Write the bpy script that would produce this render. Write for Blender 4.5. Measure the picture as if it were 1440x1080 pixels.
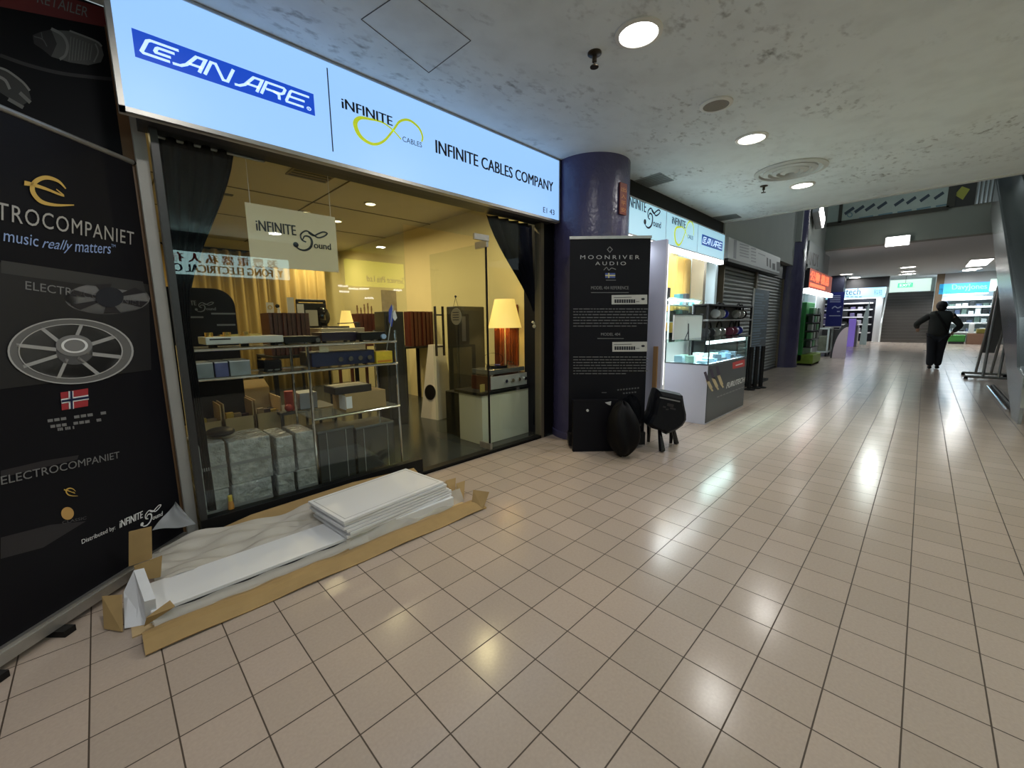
import bpy, bmesh, math, random
from mathutils import Vector, Matrix
random.seed(7)
for o in list(bpy.data.objects): bpy.data.objects.remove(o)
S = bpy.context.scene
COL = S.collection
R = math.radians

# ------------------------------------------------------------------ camera
FPX, CAMH = 576.5, 1.272
_yaw, _pit, _rol = R(44.95), R(8.56), R(-0.70)
FW = Vector((math.cos(_pit)*math.cos(_yaw), math.cos(_pit)*math.sin(_yaw), -math.sin(_pit)))
_r0 = Vector((math.sin(_yaw), -math.cos(_yaw), 0)); _u0 = _r0.cross(FW)
RT = math.cos(_rol)*_r0 + math.sin(_rol)*_u0
UP = -math.sin(_rol)*_r0 + math.cos(_rol)*_u0
CAM = Vector((0, 0, CAMH))
cd = bpy.data.cameras.new('camera'); cam = bpy.data.objects.new('camera', cd); COL.objects.link(cam)
cd.sensor_width = 36.0; cd.lens = 36.0*FPX/1440.0; cd.clip_start = 0.05; cd.clip_end = 200
m3 = Matrix((RT, UP, -FW)).transposed()
cam.matrix_world = Matrix.Translation(CAM) @ m3.to_4x4()
S.camera = cam

# ------------------------------------------------------------------ world, exposure
w = bpy.data.worlds.new('mall_daylight'); S.world = w; w.use_nodes = True
w.node_tree.nodes['Background'].inputs[0].default_value = (0.78, 0.95, 1.0, 1)
w.node_tree.nodes['Background'].inputs[1].default_value = 0.34
S.view_settings.view_transform = 'Standard'; S.view_settings.look = 'None'
S.view_settings.gamma = 1.0; S.view_settings.use_curve_mapping = False
S.view_settings.exposure = 0.0
DL_W, DL_C = 11.5, (1.0, 0.975, 0.93)       # corridor downlights
SH_W, SH_C = 16.5, (1.0, 0.80, 0.42)       # warm lamps in the first shop
FAR_W = 8.0

# ------------------------------------------------------------------ helpers
def ray(x, y): return FW + RT*((x-720)/FPX) - UP*((y-540)/FPX)
def P(x, y, ax, v):
    d = ray(x, y); t = (v-CAM[ax])/d[ax]; return CAM + d*t
def on(ax, v): return lambda x, y: P(x, y, ax, v)
def onplane(n, p0):
    n = Vector(n).normalized(); p0 = Vector(p0)
    def f(x, y):
        d = ray(x, y); return CAM + d*((p0-CAM).dot(n)/d.dot(n))
    return f
def rect(x0, y0, x1, y1, ax, v):
    """extent along the free horizontal axis and z of a rectangle seen at these edges"""
    o = 1-ax; ym = (y0+y1)/2; xm = (x0+x1)/2
    a, b = P(x0, ym, ax, v)[o], P(x1, ym, ax, v)[o]
    return min(a, b), max(a, b), P(xm, y1, ax, v).z, P(xm, y0, ax, v).z

MATS = {}
def mat(name, col=(.5,.5,.5), rough=.5, metal=0.0, emit=None, es=1.0, noise=0.0, nscale=8.0, bump=0.0, bscale=30.0, coat=0.0, alpha=1.0, spec=None, trans=0.0):
    if name in MATS: return MATS[name]
    m = bpy.data.materials.new(name); m.use_nodes = True; MATS[name] = m
    nt = m.node_tree; b = nt.nodes['Principled BSDF']
    b.inputs['Base Color'].default_value = (*col, 1); b.inputs['Roughness'].default_value = rough
    b.inputs['Metallic'].default_value = metal
    if spec is not None: b.inputs['Specular IOR Level'].default_value = spec
    if coat: b.inputs['Coat Weight'].default_value = coat
    if alpha < 1: b.inputs['Alpha'].default_value = alpha
    if trans: b.inputs['Transmission Weight'].default_value = trans
    if emit is not None:
        b.inputs['Emission Color'].default_value = (*emit, 1); b.inputs['Emission Strength'].default_value = es
    tc = nt.nodes.new('ShaderNodeTexCoord')
    if noise:
        n = nt.nodes.new('ShaderNodeTexNoise'); n.inputs['Scale'].default_value = nscale; n.inputs['Detail'].default_value = 5
        nt.links.new(tc.outputs['Object'], n.inputs['Vector'])
        mx = nt.nodes.new('ShaderNodeMix'); mx.data_type = 'RGBA'
        mx.inputs[6].default_value = (*[c*(1-noise) for c in col], 1); mx.inputs[7].default_value = (*[min(1, c*(1+noise)) for c in col], 1)
        nt.links.new(n.outputs['Fac'], mx.inputs[0]); nt.links.new(mx.outputs[2], b.inputs['Base Color'])
    if bump:
        n2 = nt.nodes.new('ShaderNodeTexNoise'); n2.inputs['Scale'].default_value = bscale; n2.inputs['Detail'].default_value = 4
        nt.links.new(tc.outputs['Object'], n2.inputs['Vector'])
        bp = nt.nodes.new('ShaderNodeBump'); bp.inputs['Strength'].default_value = bump; bp.inputs['Distance'].default_value = .02
        nt.links.new(n2.outputs['Fac'], bp.inputs['Height']); nt.links.new(bp.outputs[0], b.inputs['Normal'])
    return m
def glassmat(name, tint=(1,1,1), ior=1.5, rough=0.0):
    if name in MATS: return MATS[name]
    m = bpy.data.materials.new(name); m.use_nodes = True; MATS[name] = m
    nt = m.node_tree; nt.nodes.clear()
    out = nt.nodes.new('ShaderNodeOutputMaterial'); mix = nt.nodes.new('ShaderNodeMixShader')
    tr = nt.nodes.new('ShaderNodeBsdfTransparent'); gl = nt.nodes.new('ShaderNodeBsdfGlossy'); fr = nt.nodes.new('ShaderNodeFresnel')
    ge = nt.nodes.new('ShaderNodeNewGeometry'); mi = nt.nodes.new('ShaderNodeMix'); mi.inputs[2].default_value = ior; mi.inputs[3].default_value = 1/ior
    nt.links.new(ge.outputs['Backfacing'], mi.inputs[0]); nt.links.new(mi.outputs[0], fr.inputs[0]); gl.inputs['Roughness'].default_value = rough
    tr.inputs[0].default_value = (*tint, 1)
    nt.links.new(fr.outputs[0], mix.inputs[0]); nt.links.new(tr.outputs[0], mix.inputs[1]); nt.links.new(gl.outputs[0], mix.inputs[2])
    nt.links.new(mix.outputs[0], out.inputs[0])
    return m

class MB:
    def __init__(s): s.bm = bmesh.new()
    def box(s, x0, x1, y0, y1, z0, z1, bev=0.0, M=None):
        mtx = Matrix.Translation(((x0+x1)/2, (y0+y1)/2, (z0+z1)/2)) @ Matrix.Diagonal((abs(x1-x0), abs(y1-y0), abs(z1-z0), 1))
        if M is not None: mtx = M @ mtx
        g = bmesh.ops.create_cube(s.bm, size=1, matrix=mtx)
        if bev:
            es = list({e for v in g['verts'] for e in v.link_edges})
            bmesh.ops.bevel(s.bm, geom=es, offset=bev, segments=2, affect='EDGES', profile=.5)
        return s
    def cyl(s, p0, p1, r, seg=16, r2=None):
        p0, p1 = Vector(p0), Vector(p1); d = p1-p0
        q = Vector((0,0,1)).rotation_difference(d.normalized()).to_matrix().to_4x4()
        bmesh.ops.create_cone(s.bm, cap_ends=True, segments=seg, radius1=r, radius2=r if r2 is None else r2, depth=d.length, matrix=Matrix.Translation((p0+p1)/2) @ q)
        return s
    def sph(s, c, r, seg=16, sc=(1,1,1)):
        bmesh.ops.create_uvsphere(s.bm, u_segments=seg, v_segments=max(6, seg//2), radius=r, matrix=Matrix.Translation(c) @ Matrix.Diagonal((*sc, 1)))
        return s
    def tube(s, pts, r, seg=8):
        pts = [Vector(p) for p in pts]
        for a, b in zip(pts, pts[1:]):
            if (b-a).length > 1e-6: s.cyl(a, b, r, seg)
        for p in pts[1:-1]: s.sph(p, r, 8)
        return s
    def lathe(s, prof, c=(0,0,0), seg=32):
        rings = []
        for r, z in prof:
            rings.append([s.bm.verts.new((c[0]+max(r,1e-4)*math.cos(2*math.pi*k/seg), c[1]+max(r,1e-4)*math.sin(2*math.pi*k/seg), c[2]+z)) for k in range(seg)])
        for a, b in zip(rings, rings[1:]):
            for k in range(seg): s.bm.faces.new((a[k], a[(k+1)%seg], b[(k+1)%seg], b[k]))
        return s
    def face(s, pts):
        try: s.bm.faces.new([s.bm.verts.new(p) for p in pts])
        except Exception: pass
        return s
    def slab(s, pts, off):
        """polygon thickened along the vector off"""
        off = Vector(off); a = [s.bm.verts.new(Vector(p)) for p in pts]; b = [s.bm.verts.new(Vector(p)+off) for p in pts]
        s.bm.faces.new(a); s.bm.faces.new(b[::-1]); n = len(pts)
        for i in range(n): s.bm.faces.new((a[i], b[i], b[(i+1)%n], a[(i+1)%n]))
        return s
    def grid(s, fn, nu, nv, thick=None):
        V = [[s.bm.verts.new(fn(i/nu, j/nv)) for j in range(nv+1)] for i in range(nu+1)]
        for i in range(nu):
            for j in range(nv): s.bm.faces.new((V[i][j], V[i+1][j], V[i+1][j+1], V[i][j+1]))
        return s
    def mesh(s, me, M):
        n = len(s.bm.verts); s.bm.from_mesh(me); s.bm.verts.ensure_lookup_table()
        for v in s.bm.verts[n:]: v.co = M @ v.co
        return s
    def stroke(s, pts, wd, fr):
        """flat ribbon along 2-D points; fr maps (u, v) to 3-D"""
        n = len(pts); wd = wd if isinstance(wd, (list, tuple)) else [wd]*n
        L, Q = [], []
        for i, p in enumerate(pts):
            a = Vector(pts[max(i-1,0)]); b = Vector(pts[min(i+1,n-1)]); pc = Vector(p)
            d1 = (pc-a).normalized() if i > 0 else (b-pc).normalized(); d2 = (b-pc).normalized() if i < n-1 else d1
            t = (d1+d2); t = t.normalized() if t.length > 1e-6 else d1
            nn = Vector((-t.y, t.x)); k = max(.45, nn.dot(Vector((-d1.y, d1.x))))
            h = nn*(wd[i]/2/k)
            L.append(s.bm.verts.new(fr(*(pc+h)))); Q.append(s.bm.verts.new(fr(*(pc-h))))
        for i in range(n-1):
            try: s.bm.faces.new((L[i], Q[i], Q[i+1], L[i+1]))
            except Exception: pass
        return s
    def disc(s, c, r, fr, seg=20, ry=None):
        ry = r if ry is None else ry
        return s.face([fr(c[0]+r*math.cos(2*math.pi*k/seg), c[1]+ry*math.sin(2*math.pi*k/seg)) for k in range(seg)])
    def ring(s, c, r0, r1, fr, seg=40, asp=1.0):
        for k in range(seg):
            a, b = 2*math.pi*k/seg, 2*math.pi*(k+1)/seg
            q = lambda r, t: fr(c[0]+r*math.cos(t), c[1]+asp*r*math.sin(t))
            s.face([q(r0,a), q(r1,a), q(r1,b), q(r0,b)])
        return s
    def build(s, name, m, parent=None, smooth=False, kind=None):
        bmesh.ops.recalc_face_normals(s.bm, faces=s.bm.faces)
        me = bpy.data.meshes.new(name); s.bm.to_mesh(me); s.bm.free()
        if isinstance(m, (list, tuple)):
            for q in m: me.materials.append(q)
        else: me.materials.append(m)
        if smooth:
            for p in me.polygons: p.use_smooth = True
            try: me.set_sharp_from_angle(angle=R(40))
            except Exception: pass
        o = bpy.data.objects.new(name, me); COL.objects.link(o)
        if parent is not None: attach(o, parent)
        if kind: o['kind'] = kind
        return o
def wm(o):
    M = o.matrix_basis.copy()
    if o.parent is not None: M = wm(o.parent) @ o.matrix_parent_inverse @ M
    return M
def attach(o, parent):
    o.parent = parent; o.matrix_parent_inverse = wm(parent).inverted()
def tag(o, label, cat, group=None, kind=None):
    o['label'] = label; o['category'] = cat
    if group: o['group'] = group
    if kind: o['kind'] = kind
    return o
def thing(name, label, cat, loc=(0,0,0), rz=0.0, group=None):
    o = bpy.data.objects.new(name, None); o.empty_display_size = .1; COL.objects.link(o)
    o.location = loc; o.rotation_euler = (0,0,rz)
    return tag(o, label, cat, group)
def struct(o, label=None):
    o['kind'] = 'structure'
    if label: o['label'] = label
    return o
def dup(root, label=None, loc=None, rz=None):
    r = root.copy(); COL.objects.link(r)
    if loc is not None: r.location = loc
    if rz is not None: r.rotation_euler = (0,0,rz)
    if label: r['label'] = label
    for ch in list(root.children):
        c = ch.copy(); COL.objects.link(c); c.parent = r
        for g in list(ch.children):
            d = g.copy(); COL.objects.link(d); d.parent = c
    return r
def bulb(parent, loc, watts, col, size=.18, spread=170, name='bulb', shape='DISK', sy=None, rot=(0,0,0)):
    l = bpy.data.lights.new(name, 'AREA'); l.energy = watts; l.color = col; l.shape = shape; l.size = size
    if sy: l.size_y = sy
    l.spread = R(spread)
    o = bpy.data.objects.new(name, l); COL.objects.link(o); o.location = loc; o.rotation_euler = rot
    attach(o, parent); return o

_TX = {}
def textmesh(t, bold=0.0, shear=0.0, space=1.0):
    k = (t, bold, shear, space)
    if k in _TX: return _TX[k]
    c = bpy.data.curves.new('lettering', 'FONT'); c.body = t; c.size = 1; c.offset = bold; c.shear = shear; c.space_character = space
    c.resolution_u = 3
    o = bpy.data.objects.new('lettering', c); COL.objects.link(o)
    bpy.context.view_layer.update()
    dg = bpy.context.evaluated_depsgraph_get()
    me = bpy.data.meshes.new_from_object(o.evaluated_get(dg))
    bpy.data.objects.remove(o)
    _TX[k] = me; return me
def put_text(mb, t, BL, BR, TL, bold=0.0, shear=0.0, space=1.0):
    """fit the lettering's own box into the parallelogram BL, BR, TL"""
    me = textmesh(t, 0.0, shear, space)
    if not len(me.vertices): return mb
    xs = [v.co.x for v in me.vertices]; ys = [v.co.y for v in me.vertices]
    x0, x1, y0, y1 = min(xs), max(xs), min(ys), max(ys)
    BL, BR, TL = Vector(BL), Vector(BR), Vector(TL)
    ux = (BR-BL)/max(x1-x0, 1e-6); uy = (TL-BL)/max(y1-y0, 1e-6); n = ux.cross(uy).normalized()
    M = Matrix((ux, uy, n)).transposed().to_4x4(); M.translation = BL - ux*x0 - uy*y0
    for dx in ((0,) if not bold else (-bold, 0, bold)):
        mb.mesh(me, Matrix.Translation(ux*dx*2.2+n*.0001*dx/max(bold, 1e-6)) @ M)
    return mb
def frame(O, U, V, n=Vector((0,0,0))):
    O, U, V = Vector(O), Vector(U), Vector(V)
    return lambda u, v: O + U*u + V*v + n
def smoothpts(pts, n=8):
    out = []; p = [Vector(q) for q in pts]
    for i in range(len(p)-1):
        a, b, c, d = p[max(i-1,0)], p[i], p[i+1], p[min(i+2,len(p)-1)]
        for k in range(n):
            t = k/n; out.append(.5*((2*b)+(c-a)*t+(2*a-5*b+4*c-d)*t*t+(3*b-a-3*c+d)*t**3))
    out.append(p[-1]); return [tuple(q) for q in out]

# ------------------------------------------------------------------ materials
def floor_mat():
    m = bpy.data.materials.new('floor_tiles'); m.use_nodes = True; nt = m.node_tree; b = nt.nodes['Principled BSDF']
    tc = nt.nodes.new('ShaderNodeTexCoord'); mp = nt.nodes.new('ShaderNodeMapping')
    mp.inputs['Location'].default_value = (-0.038, -0.128, 0)
    nt.links.new(tc.outputs['Object'], mp.inputs['Vector'])
    br = nt.nodes.new('ShaderNodeTexBrick'); br.offset = 0; br.squash = 1
    br.inputs['Scale'].default_value = 1; br.inputs['Brick Width'].default_value = .2; br.inputs['Row Height'].default_value = .2
    br.inputs['Mortar Size'].default_value = .0027; br.inputs['Mortar Smooth'].default_value = .3
    br.inputs['Color1'].default_value = (.42, .345, .288, 1); br.inputs['Color2'].default_value = (.465, .378, .318, 1); br.inputs['Mortar'].default_value = (.075, .055, .042, 1)
    nt.links.new(mp.outputs[0], br.inputs['Vector'])
    n = nt.nodes.new('ShaderNodeTexNoise'); n.inputs['Scale'].default_value = 95; n.inputs['Detail'].default_value = 3
    nt.links.new(tc.outputs['Object'], n.inputs['Vector'])
    n2 = nt.nodes.new('ShaderNodeTexNoise'); n2.inputs['Scale'].default_value = 1.3; n2.inputs['Detail'].default_value = 4
    nt.links.new(tc.outputs['Object'], n2.inputs['Vector'])
    mul = nt.nodes.new('ShaderNodeMix'); mul.data_type = 'RGBA'; mul.blend_type = 'MULTIPLY'; mul.inputs[0].default_value = 1
    rp = nt.nodes.new('ShaderNodeMapRange'); rp.inputs[3].default_value = .88; rp.inputs[4].default_value = 1.1
    nt.links.new(n.outputs['Fac'], rp.inputs[0])
    nt.links.new(br.outputs['Color'], mul.inputs[6]); nt.links.new(rp.outputs[0], mul.inputs[7])
    nt.links.new(mul.outputs[2], b.inputs['Base Color'])
    rr = nt.nodes.new('ShaderNodeMapRange'); rr.inputs[3].default_value = .15; rr.inputs[4].default_value = .24
    nt.links.new(n2.outputs['Fac'], rr.inputs[0])
    ad = nt.nodes.new('ShaderNodeMath'); ad.operation = 'MULTIPLY_ADD'; ad.inputs[1].default_value = .4
    nt.links.new(br.outputs['Fac'], ad.inputs[0]); nt.links.new(rr.outputs[0], ad.inputs[2]); nt.links.new(ad.outputs[0], b.inputs['Roughness'])
    b.inputs['Specular IOR Level'].default_value = .30
    bp = nt.nodes.new('ShaderNodeBump'); bp.inputs['Strength'].default_value = .35; bp.inputs['Distance'].default_value = .003; bp.invert = True
    nt.links.new(br.outputs['Fac'], bp.inputs['Height']); nt.links.new(bp.outputs[0], b.inputs['Normal'])
    return m
def ceiling_mat():
    m = bpy.data.materials.new('mouldy_plaster'); m.use_nodes = True; nt = m.node_tree; b = nt.nodes['Principled BSDF']
    tc = nt.nodes.new('ShaderNodeTexCoord')
    def noise(sc, det, rot=0, scy=1.0):
        mp = nt.nodes.new('ShaderNodeMapping'); mp.inputs['Scale'].default_value = (1, scy, 1); mp.inputs['Rotation'].default_value = (0,0,rot)
        nt.links.new(tc.outputs['Object'], mp.inputs['Vector'])
        n = nt.nodes.new('ShaderNodeTexNoise'); n.inputs['Scale'].default_value = sc; n.inputs['Detail'].default_value = det
        nt.links.new(mp.outputs[0], n.inputs['Vector']); return n
    a, c, d = noise(1.5, 3), noise(13, 6, .5, 1.6), noise(5, 4)
    def ramp(src, lo, hi):
        r = nt.nodes.new('ShaderNodeMapRange'); r.inputs[1].default_value = lo; r.inputs[2].default_value = hi; r.clamp = True
        nt.links.new(src.outputs['Fac'], r.inputs[0]); return r
    ra, rc, rd = ramp(a, .45, .70), ramp(c, .54, .74), ramp(d, .45, .7)
    mu = nt.nodes.new('ShaderNodeMath'); mu.operation = 'MULTIPLY'; nt.links.new(ra.outputs[0], mu.inputs[0]); nt.links.new(rc.outputs[0], mu.inputs[1])
    mu2 = nt.nodes.new('ShaderNodeMath'); mu2.operation = 'MULTIPLY'; mu2.inputs[1].default_value = .12; nt.links.new(rd.outputs[0], mu2.inputs[0])
    ad = nt.nodes.new('ShaderNodeMath'); ad.operation = 'ADD'; ad.use_clamp = True; nt.links.new(mu.outputs[0], ad.inputs[0]); nt.links.new(mu2.outputs[0], ad.inputs[1])
    mx = nt.nodes.new('ShaderNodeMix'); mx.data_type = 'RGBA'; mx.inputs[6].default_value = (.72, .77, .77, 1); mx.inputs[7].default_value = (.17, .175, .165, 1)
    nt.links.new(ad.outputs[0], mx.inputs[0]); nt.links.new(mx.outputs[2], b.inputs['Base Color']); b.inputs['Roughness'].default_value = .8
    return m
M_FLOOR, M_CEIL = floor_mat(), ceiling_mat()
BLACK = mat('black_satin', (.005,.005,.006), .5, spec=.28)
BLACKP = mat('black_print', (.005,.005,.008), .55, spec=.18)
BLACKG = mat('black_gloss', (.008,.008,.009), .12)
DARK = mat('dark_grey', (.03,.03,.034), .5)
ALU = mat('brushed_aluminium', (.42,.41,.39), .38, .75, noise=.15, nscale=20)
CHROME = mat('chrome', (.75,.75,.74), .12, 1.0)
GREY = mat('grey_paint', (.28,.29,.29), .55, noise=.08)
LGREY = mat('light_grey_paint', (.50,.51,.52), .5)
WHITE = mat('white_paint', (.80,.80,.80), .45)
WALLW = mat('off_white_wall', (.58,.59,.57), .7, noise=.05, nscale=3)
WALLY = mat('cream_wall', (.70,.63,.36), .75, noise=.04, nscale=3)
CARD = mat('cardboard', (.36,.24,.10), .8, noise=.14, nscale=14)
CARDL = mat('cardboard_inside_brightened', (.58,.42,.22), .8, noise=.12, nscale=10)  # inside tone, lightened to stand in for light missing on the shaded cartons
WOOD = mat('dark_red_wood', (.07,.016,.010), .38, noise=.3, nscale=20)
WOODB = mat('brown_wood', (.16,.085,.035), .5, noise=.25, nscale=15)
PURPLE = mat('purple_enamel', (.072,.066,.145), .27, noise=.2, nscale=6, bump=.35, bscale=22)
INK = mat('ink_black', (.010,.012,.02), .6)
INKB = mat('ink_blue', (.008,.055,.40), .6)
PWHITE = mat('print_white', (.75,.76,.78), .55)
PGREY = mat('print_grey', (.20,.20,.205), .5)
PMID = mat('print_mid_grey', (.085,.085,.09), .5)
PDIM = mat('print_dim', (.017,.015,.019), .5)
GOLD = mat('print_gold', (.65,.42,.09), .45)
PBLUE = mat('print_pale_blue', (.30,.42,.75), .5)
RED = mat('red', (.42,.03,.03), .45)
YEL = mat('yellow_box', (.75,.52,.03), .5, noise=.3, nscale=18)
LIME = mat('lime_print', (.55,.65,.02), .5, emit=(.55,.68,.02), es=.55)
SIGNW = mat('lightbox_face', (.10,.12,.15), .4, emit=(.31,.575,1.0), es=1.03)
SIGNB = mat('lightbox_blue', (.01,.04,.3), .4, emit=(.006,.07,.60), es=.8)
SIGNL = mat('lightbox_letter', (.6,.7,.8), .4, emit=(.50,.72,1.0), es=1.0)
LAMP = mat('lamp_white', (1,1,1), .4, emit=(1.0,.97,.92), es=9.0)
LAMPW = mat('lamp_warm', (1,.9,.7), .4, emit=(1.0,.80,.42), es=5.0)
TUBE = mat('tube_light', (1,1,1), .4, emit=(.92,.97,1.0), es=5.0)
SHADE = mat('lit_lamp_shade', (.8,.65,.3), .7, emit=(1.0,.66,.16), es=.85)
GLASS = glassmat('shop_glass', (.94,.97,.96), 1.45)
GLASSC = glassmat('case_glass', (.88,.97,.95), 1.35)
CLOTH = mat('black_cloth', (.0035,.004,.0055), .9, spec=.04, noise=.3, nscale=5)
FILM = mat('clear_film', (.62,.60,.56), .25, alpha=.55, noise=.1)
FILMG = mat('grey_film', (.40,.42,.46), .25, alpha=.7)
WRAP = mat('shrink_wrap', (.30,.31,.30), .14, noise=.75, nscale=16, bump=1.0, bscale=26, spec=.9)
SILVER = mat('silver_fascia', (.62,.61,.58), .35, .3)
NAVY = mat('navy', (.008,.014,.06), .4)
CREAM = mat('cream_lacquer', (.72,.66,.46), .35)

CE = 2.88           # corridor ceiling
SHC = 2.80          # first shop's ceiling
GY = 2.914          # first shop's glass
SY = 2.75           # first shop's sign face
XE = P(1230, 278, 2, CE).x   # where the corridor ceiling stops at the void
KY = 2.45           # second sign's face
BX, BZ = 16.07, 3.35  # far beam
ND = Vector((0,-.0022,0))

# ================================================================== SETTING
struct(MB().box(-7, 34, -7, GY-.03, -.1, 0).build('floor', M_FLOOR))
struct(MB().box(3.95, 34, GY-.03, 9, -.1, 0).build('floor', M_FLOOR))
struct(MB().box(3.66, 3.95, 3.06, 9.1, -.1, .012).build('floor', mat('dark_shop_floor', (.035,.042,.042), .18, noise=.25, nscale=4)))
struct(MB().box(3.66, 3.95, GY-.03, 3.06, -.1, 0).build('floor', M_FLOOR))
struct(MB().box(-1.2, 3.66, GY-.03, 9.1, -.1, .012).build('floor', mat('dark_shop_floor', (.035,.042,.042), .18, noise=.25, nscale=4)))
struct(MB().box(-7, XE, -7, 3.1, CE, CE+.45).build('ceiling', M_CEIL))
struct(MB().box(XE-.06, XE+.02, -7, 2.5, CE-.012, CE+.47).build('trim_1', WALLW))
# wall left of the first shop and over its sign
struct(MB().box(-7, .23, 3.12, 3.3, 0, CE).build('wall_left', mat('dark_wall', (.05,.04,.035), .7)))
struct(MB().box(.27, 3.46, SY+.052, SY+.26, 2.283, CE).build('wall_fascia', DARK))
# first shop's room
struct(MB().box(-1.2, 3.95, 9.0, 9.1, 0, SHC).build('wall_back', WALLY))
struct(MB().box(3.85, 3.95, 3.06, 9.0, 0, SHC).build('wall_right', WALLY))
struct(MB().box(-1.2, -1.05, 3.3, 9.0, 0, SHC).build('wall_shop_left', WALLY))
struct(MB().box(-1.2, 3.95, 3.30, 9.1, SHC, SHC+.1).build('ceiling', mat('shop_ceiling', (.55,.50,.36), .8, noise=.06, nscale=4)))
struct(MB().box(.23, 3.7, SY+.26, 3.30, SHC, SHC+.08).build('ceiling', mat('shop_ceiling', (.55,.50,.36), .8, noise=.06, nscale=4)))
mb = MB()
for yy in (4.2, 5.6, 7.0): mb.box(-1.05, 3.85, yy, yy+.012, SHC-.008, SHC)
for xx in (.6, 2.1): mb.box(xx, xx+.012, 3.1, 9.0, SHC-.008, SHC)
struct(mb.build('trim_2', mat('ceiling_seam', (.16,.13,.07), .8)))
# opposite side of the corridor (seen only as reflections in the glass)
struct(MB().box(-7, 26, -3.5, -3.3, 0, CE).build('wall_opposite', mat('opposite_wall', (.07,.065,.06), .7)))
# shops beyond the first pillar
struct(MB().box(4.15, 7.5, 3.3, 3.4, 0, 2.66).build('wall_kiosk_back', mat('pale_blue_wall', (.55,.68,.74), .6)))
struct(MB().box(4.15, 12.9, KY+.2, 3.4, 2.66, 2.75).build('ceiling', WALLW))
struct(MB().box(7.40, 7.50, KY+.10, 3.3, 0, 2.66).build('wall_kiosk_right', mat('pale_blue_wall')))
struct(MB().box(4.1, XE, KY+.1, KY+.2, 2.65, CE).build('wall_fascia', mat('black_gap', (.012,.012,.012), .8)))
struct(MB().box(XE, 12.75, KY+.07, KY+.3, 2.62, 7).build('wall_void_left', mat('void_wall', (.34,.36,.34), .8, noise=.08, nscale=2)))
struct(MB().box(12.75, BX+.2, 2.40, 2.7, 3.2, 7).build('wall_void_left', mat('void_wall')))
# far beam, upper storey and far hall
struct(MB().box(BX, BX+.4, -7, 2.42, BZ, 4.08).build('wall_beam', mat('beam_wall', (.20,.225,.195), .8, noise=.08, nscale=1.5)))
struct(MB().box(BX+.4, 34, -7, 9, BZ, BZ+.4).build('ceiling', mat('far_ceiling', (.50,.53,.54), .8)))
struct(MB().box(BX+.1, BX+.3, -7, 2.42, 5.3, 8).build('wall_upper', mat('beam_wall')))
struct(MB().box(-2, 30, -7.2, 9, 7.4, 7.6).build('ceiling', mat('far_ceiling')))
FX = 30.0
struct(MB().box(FX+2.2, FX+2.4, -7, 9, 0, BZ).build('wall_far', mat('far_wall', (.35,.36,.36), .7)))
struct(MB().box(12.75, 24, 4.6, 4.8, 0, BZ).build('wall_far_left', mat('far_wall')))
struct(MB().box(7.50, 12.75, 3.2, 3.3, 0, 2.66).build('wall_shutter_back', DARK))

# ---- pillars
def pillar(cx, cy, r, top, label):
    o = MB().lathe([(r+.012,0),(r+.012,.07),(r,.075),(r,top)], (cx,cy,0), 64).build('pillar', PURPLE, smooth=True)
    return struct(o, label)
PC = (3.88, 2.65, .40)
pillar(*PC, CE, 'round purple pillar between the two lightbox signs')
pillar(13.1, 2.72, .40, 7.0, 'farther round purple pillar rising past the ceiling edge')

# ================================================================== FIRST SHOP: SIGN
def text_px(mb, f, t, BL, BR, TL, off=ND, **k):
    return put_text(mb, t, f(*BL)+off, f(*BR)+off, f(*TL)+off, **k)
def canare(fr, plate_mat, letter_mat, parent, n):
    """fr maps panel u 0..5.2, v 0..1"""
    W = 5.2
    pl = MB().face([fr(0,0), fr(W,0), fr(W,1), fr(0,1)]).build('logo_panel', plate_mat, parent)
    g = lambda u, v: fr(u, v) + n
    mb = MB(); sl = .22; h = .60; y0 = .20
    def L(x, wd, paths, t=.12):
        for pth in paths: mb.stroke([(x+a*wd+sl*b, y0+b*h) for a, b in pth], t, g)
    A_ = lambda q: [[(-q,.03),(-.15,.05),(.12,.24),(.42,.95),(1,.95),(1,0)], [(.22,.36),(1,.36)]]
    L(.14, .74, [[(1.0,.95),(.08,.95),(0,.86),(0,.13),(.08,.05),(.92,.05)], [(.93,.66),(.40,.66),(.36,.60),(.36,.40),(.40,.34),(.88,.34)]], .095)
    L(1.15, .42, A_(.62), .095)
    L(1.72, .62, [[(0,0),(0,.95),(.20,.95),(.80,.05),(1.0,.05),(1.0,1)]], .095)
    L(2.76, .46, A_(.46), .095)
    L(3.36, .62, [[(0,0),(0,.95),(.9,.95),(1,.86),(1,.56),(.9,.46),(.1,.46)], [(.5,.46),(.82,.34),(.95,0)]], .095)
    L(4.16, .62, [[(1.05,.95),(.05,.95),(0,.86),(0,.14),(.05,.05),(1.0,.05)], [(.05,.5),(.92,.5)]], .095)
    mb.ring((4.98,.24), .055, .085, g, 20); mb.stroke([(4.965,.205),(4.965,.275),(4.995,.27),(4.99,.245),(4.97,.24),(5.0,.205)], .014, g)
    mb.build('logo_lettering', letter_mat, pl)
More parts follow.
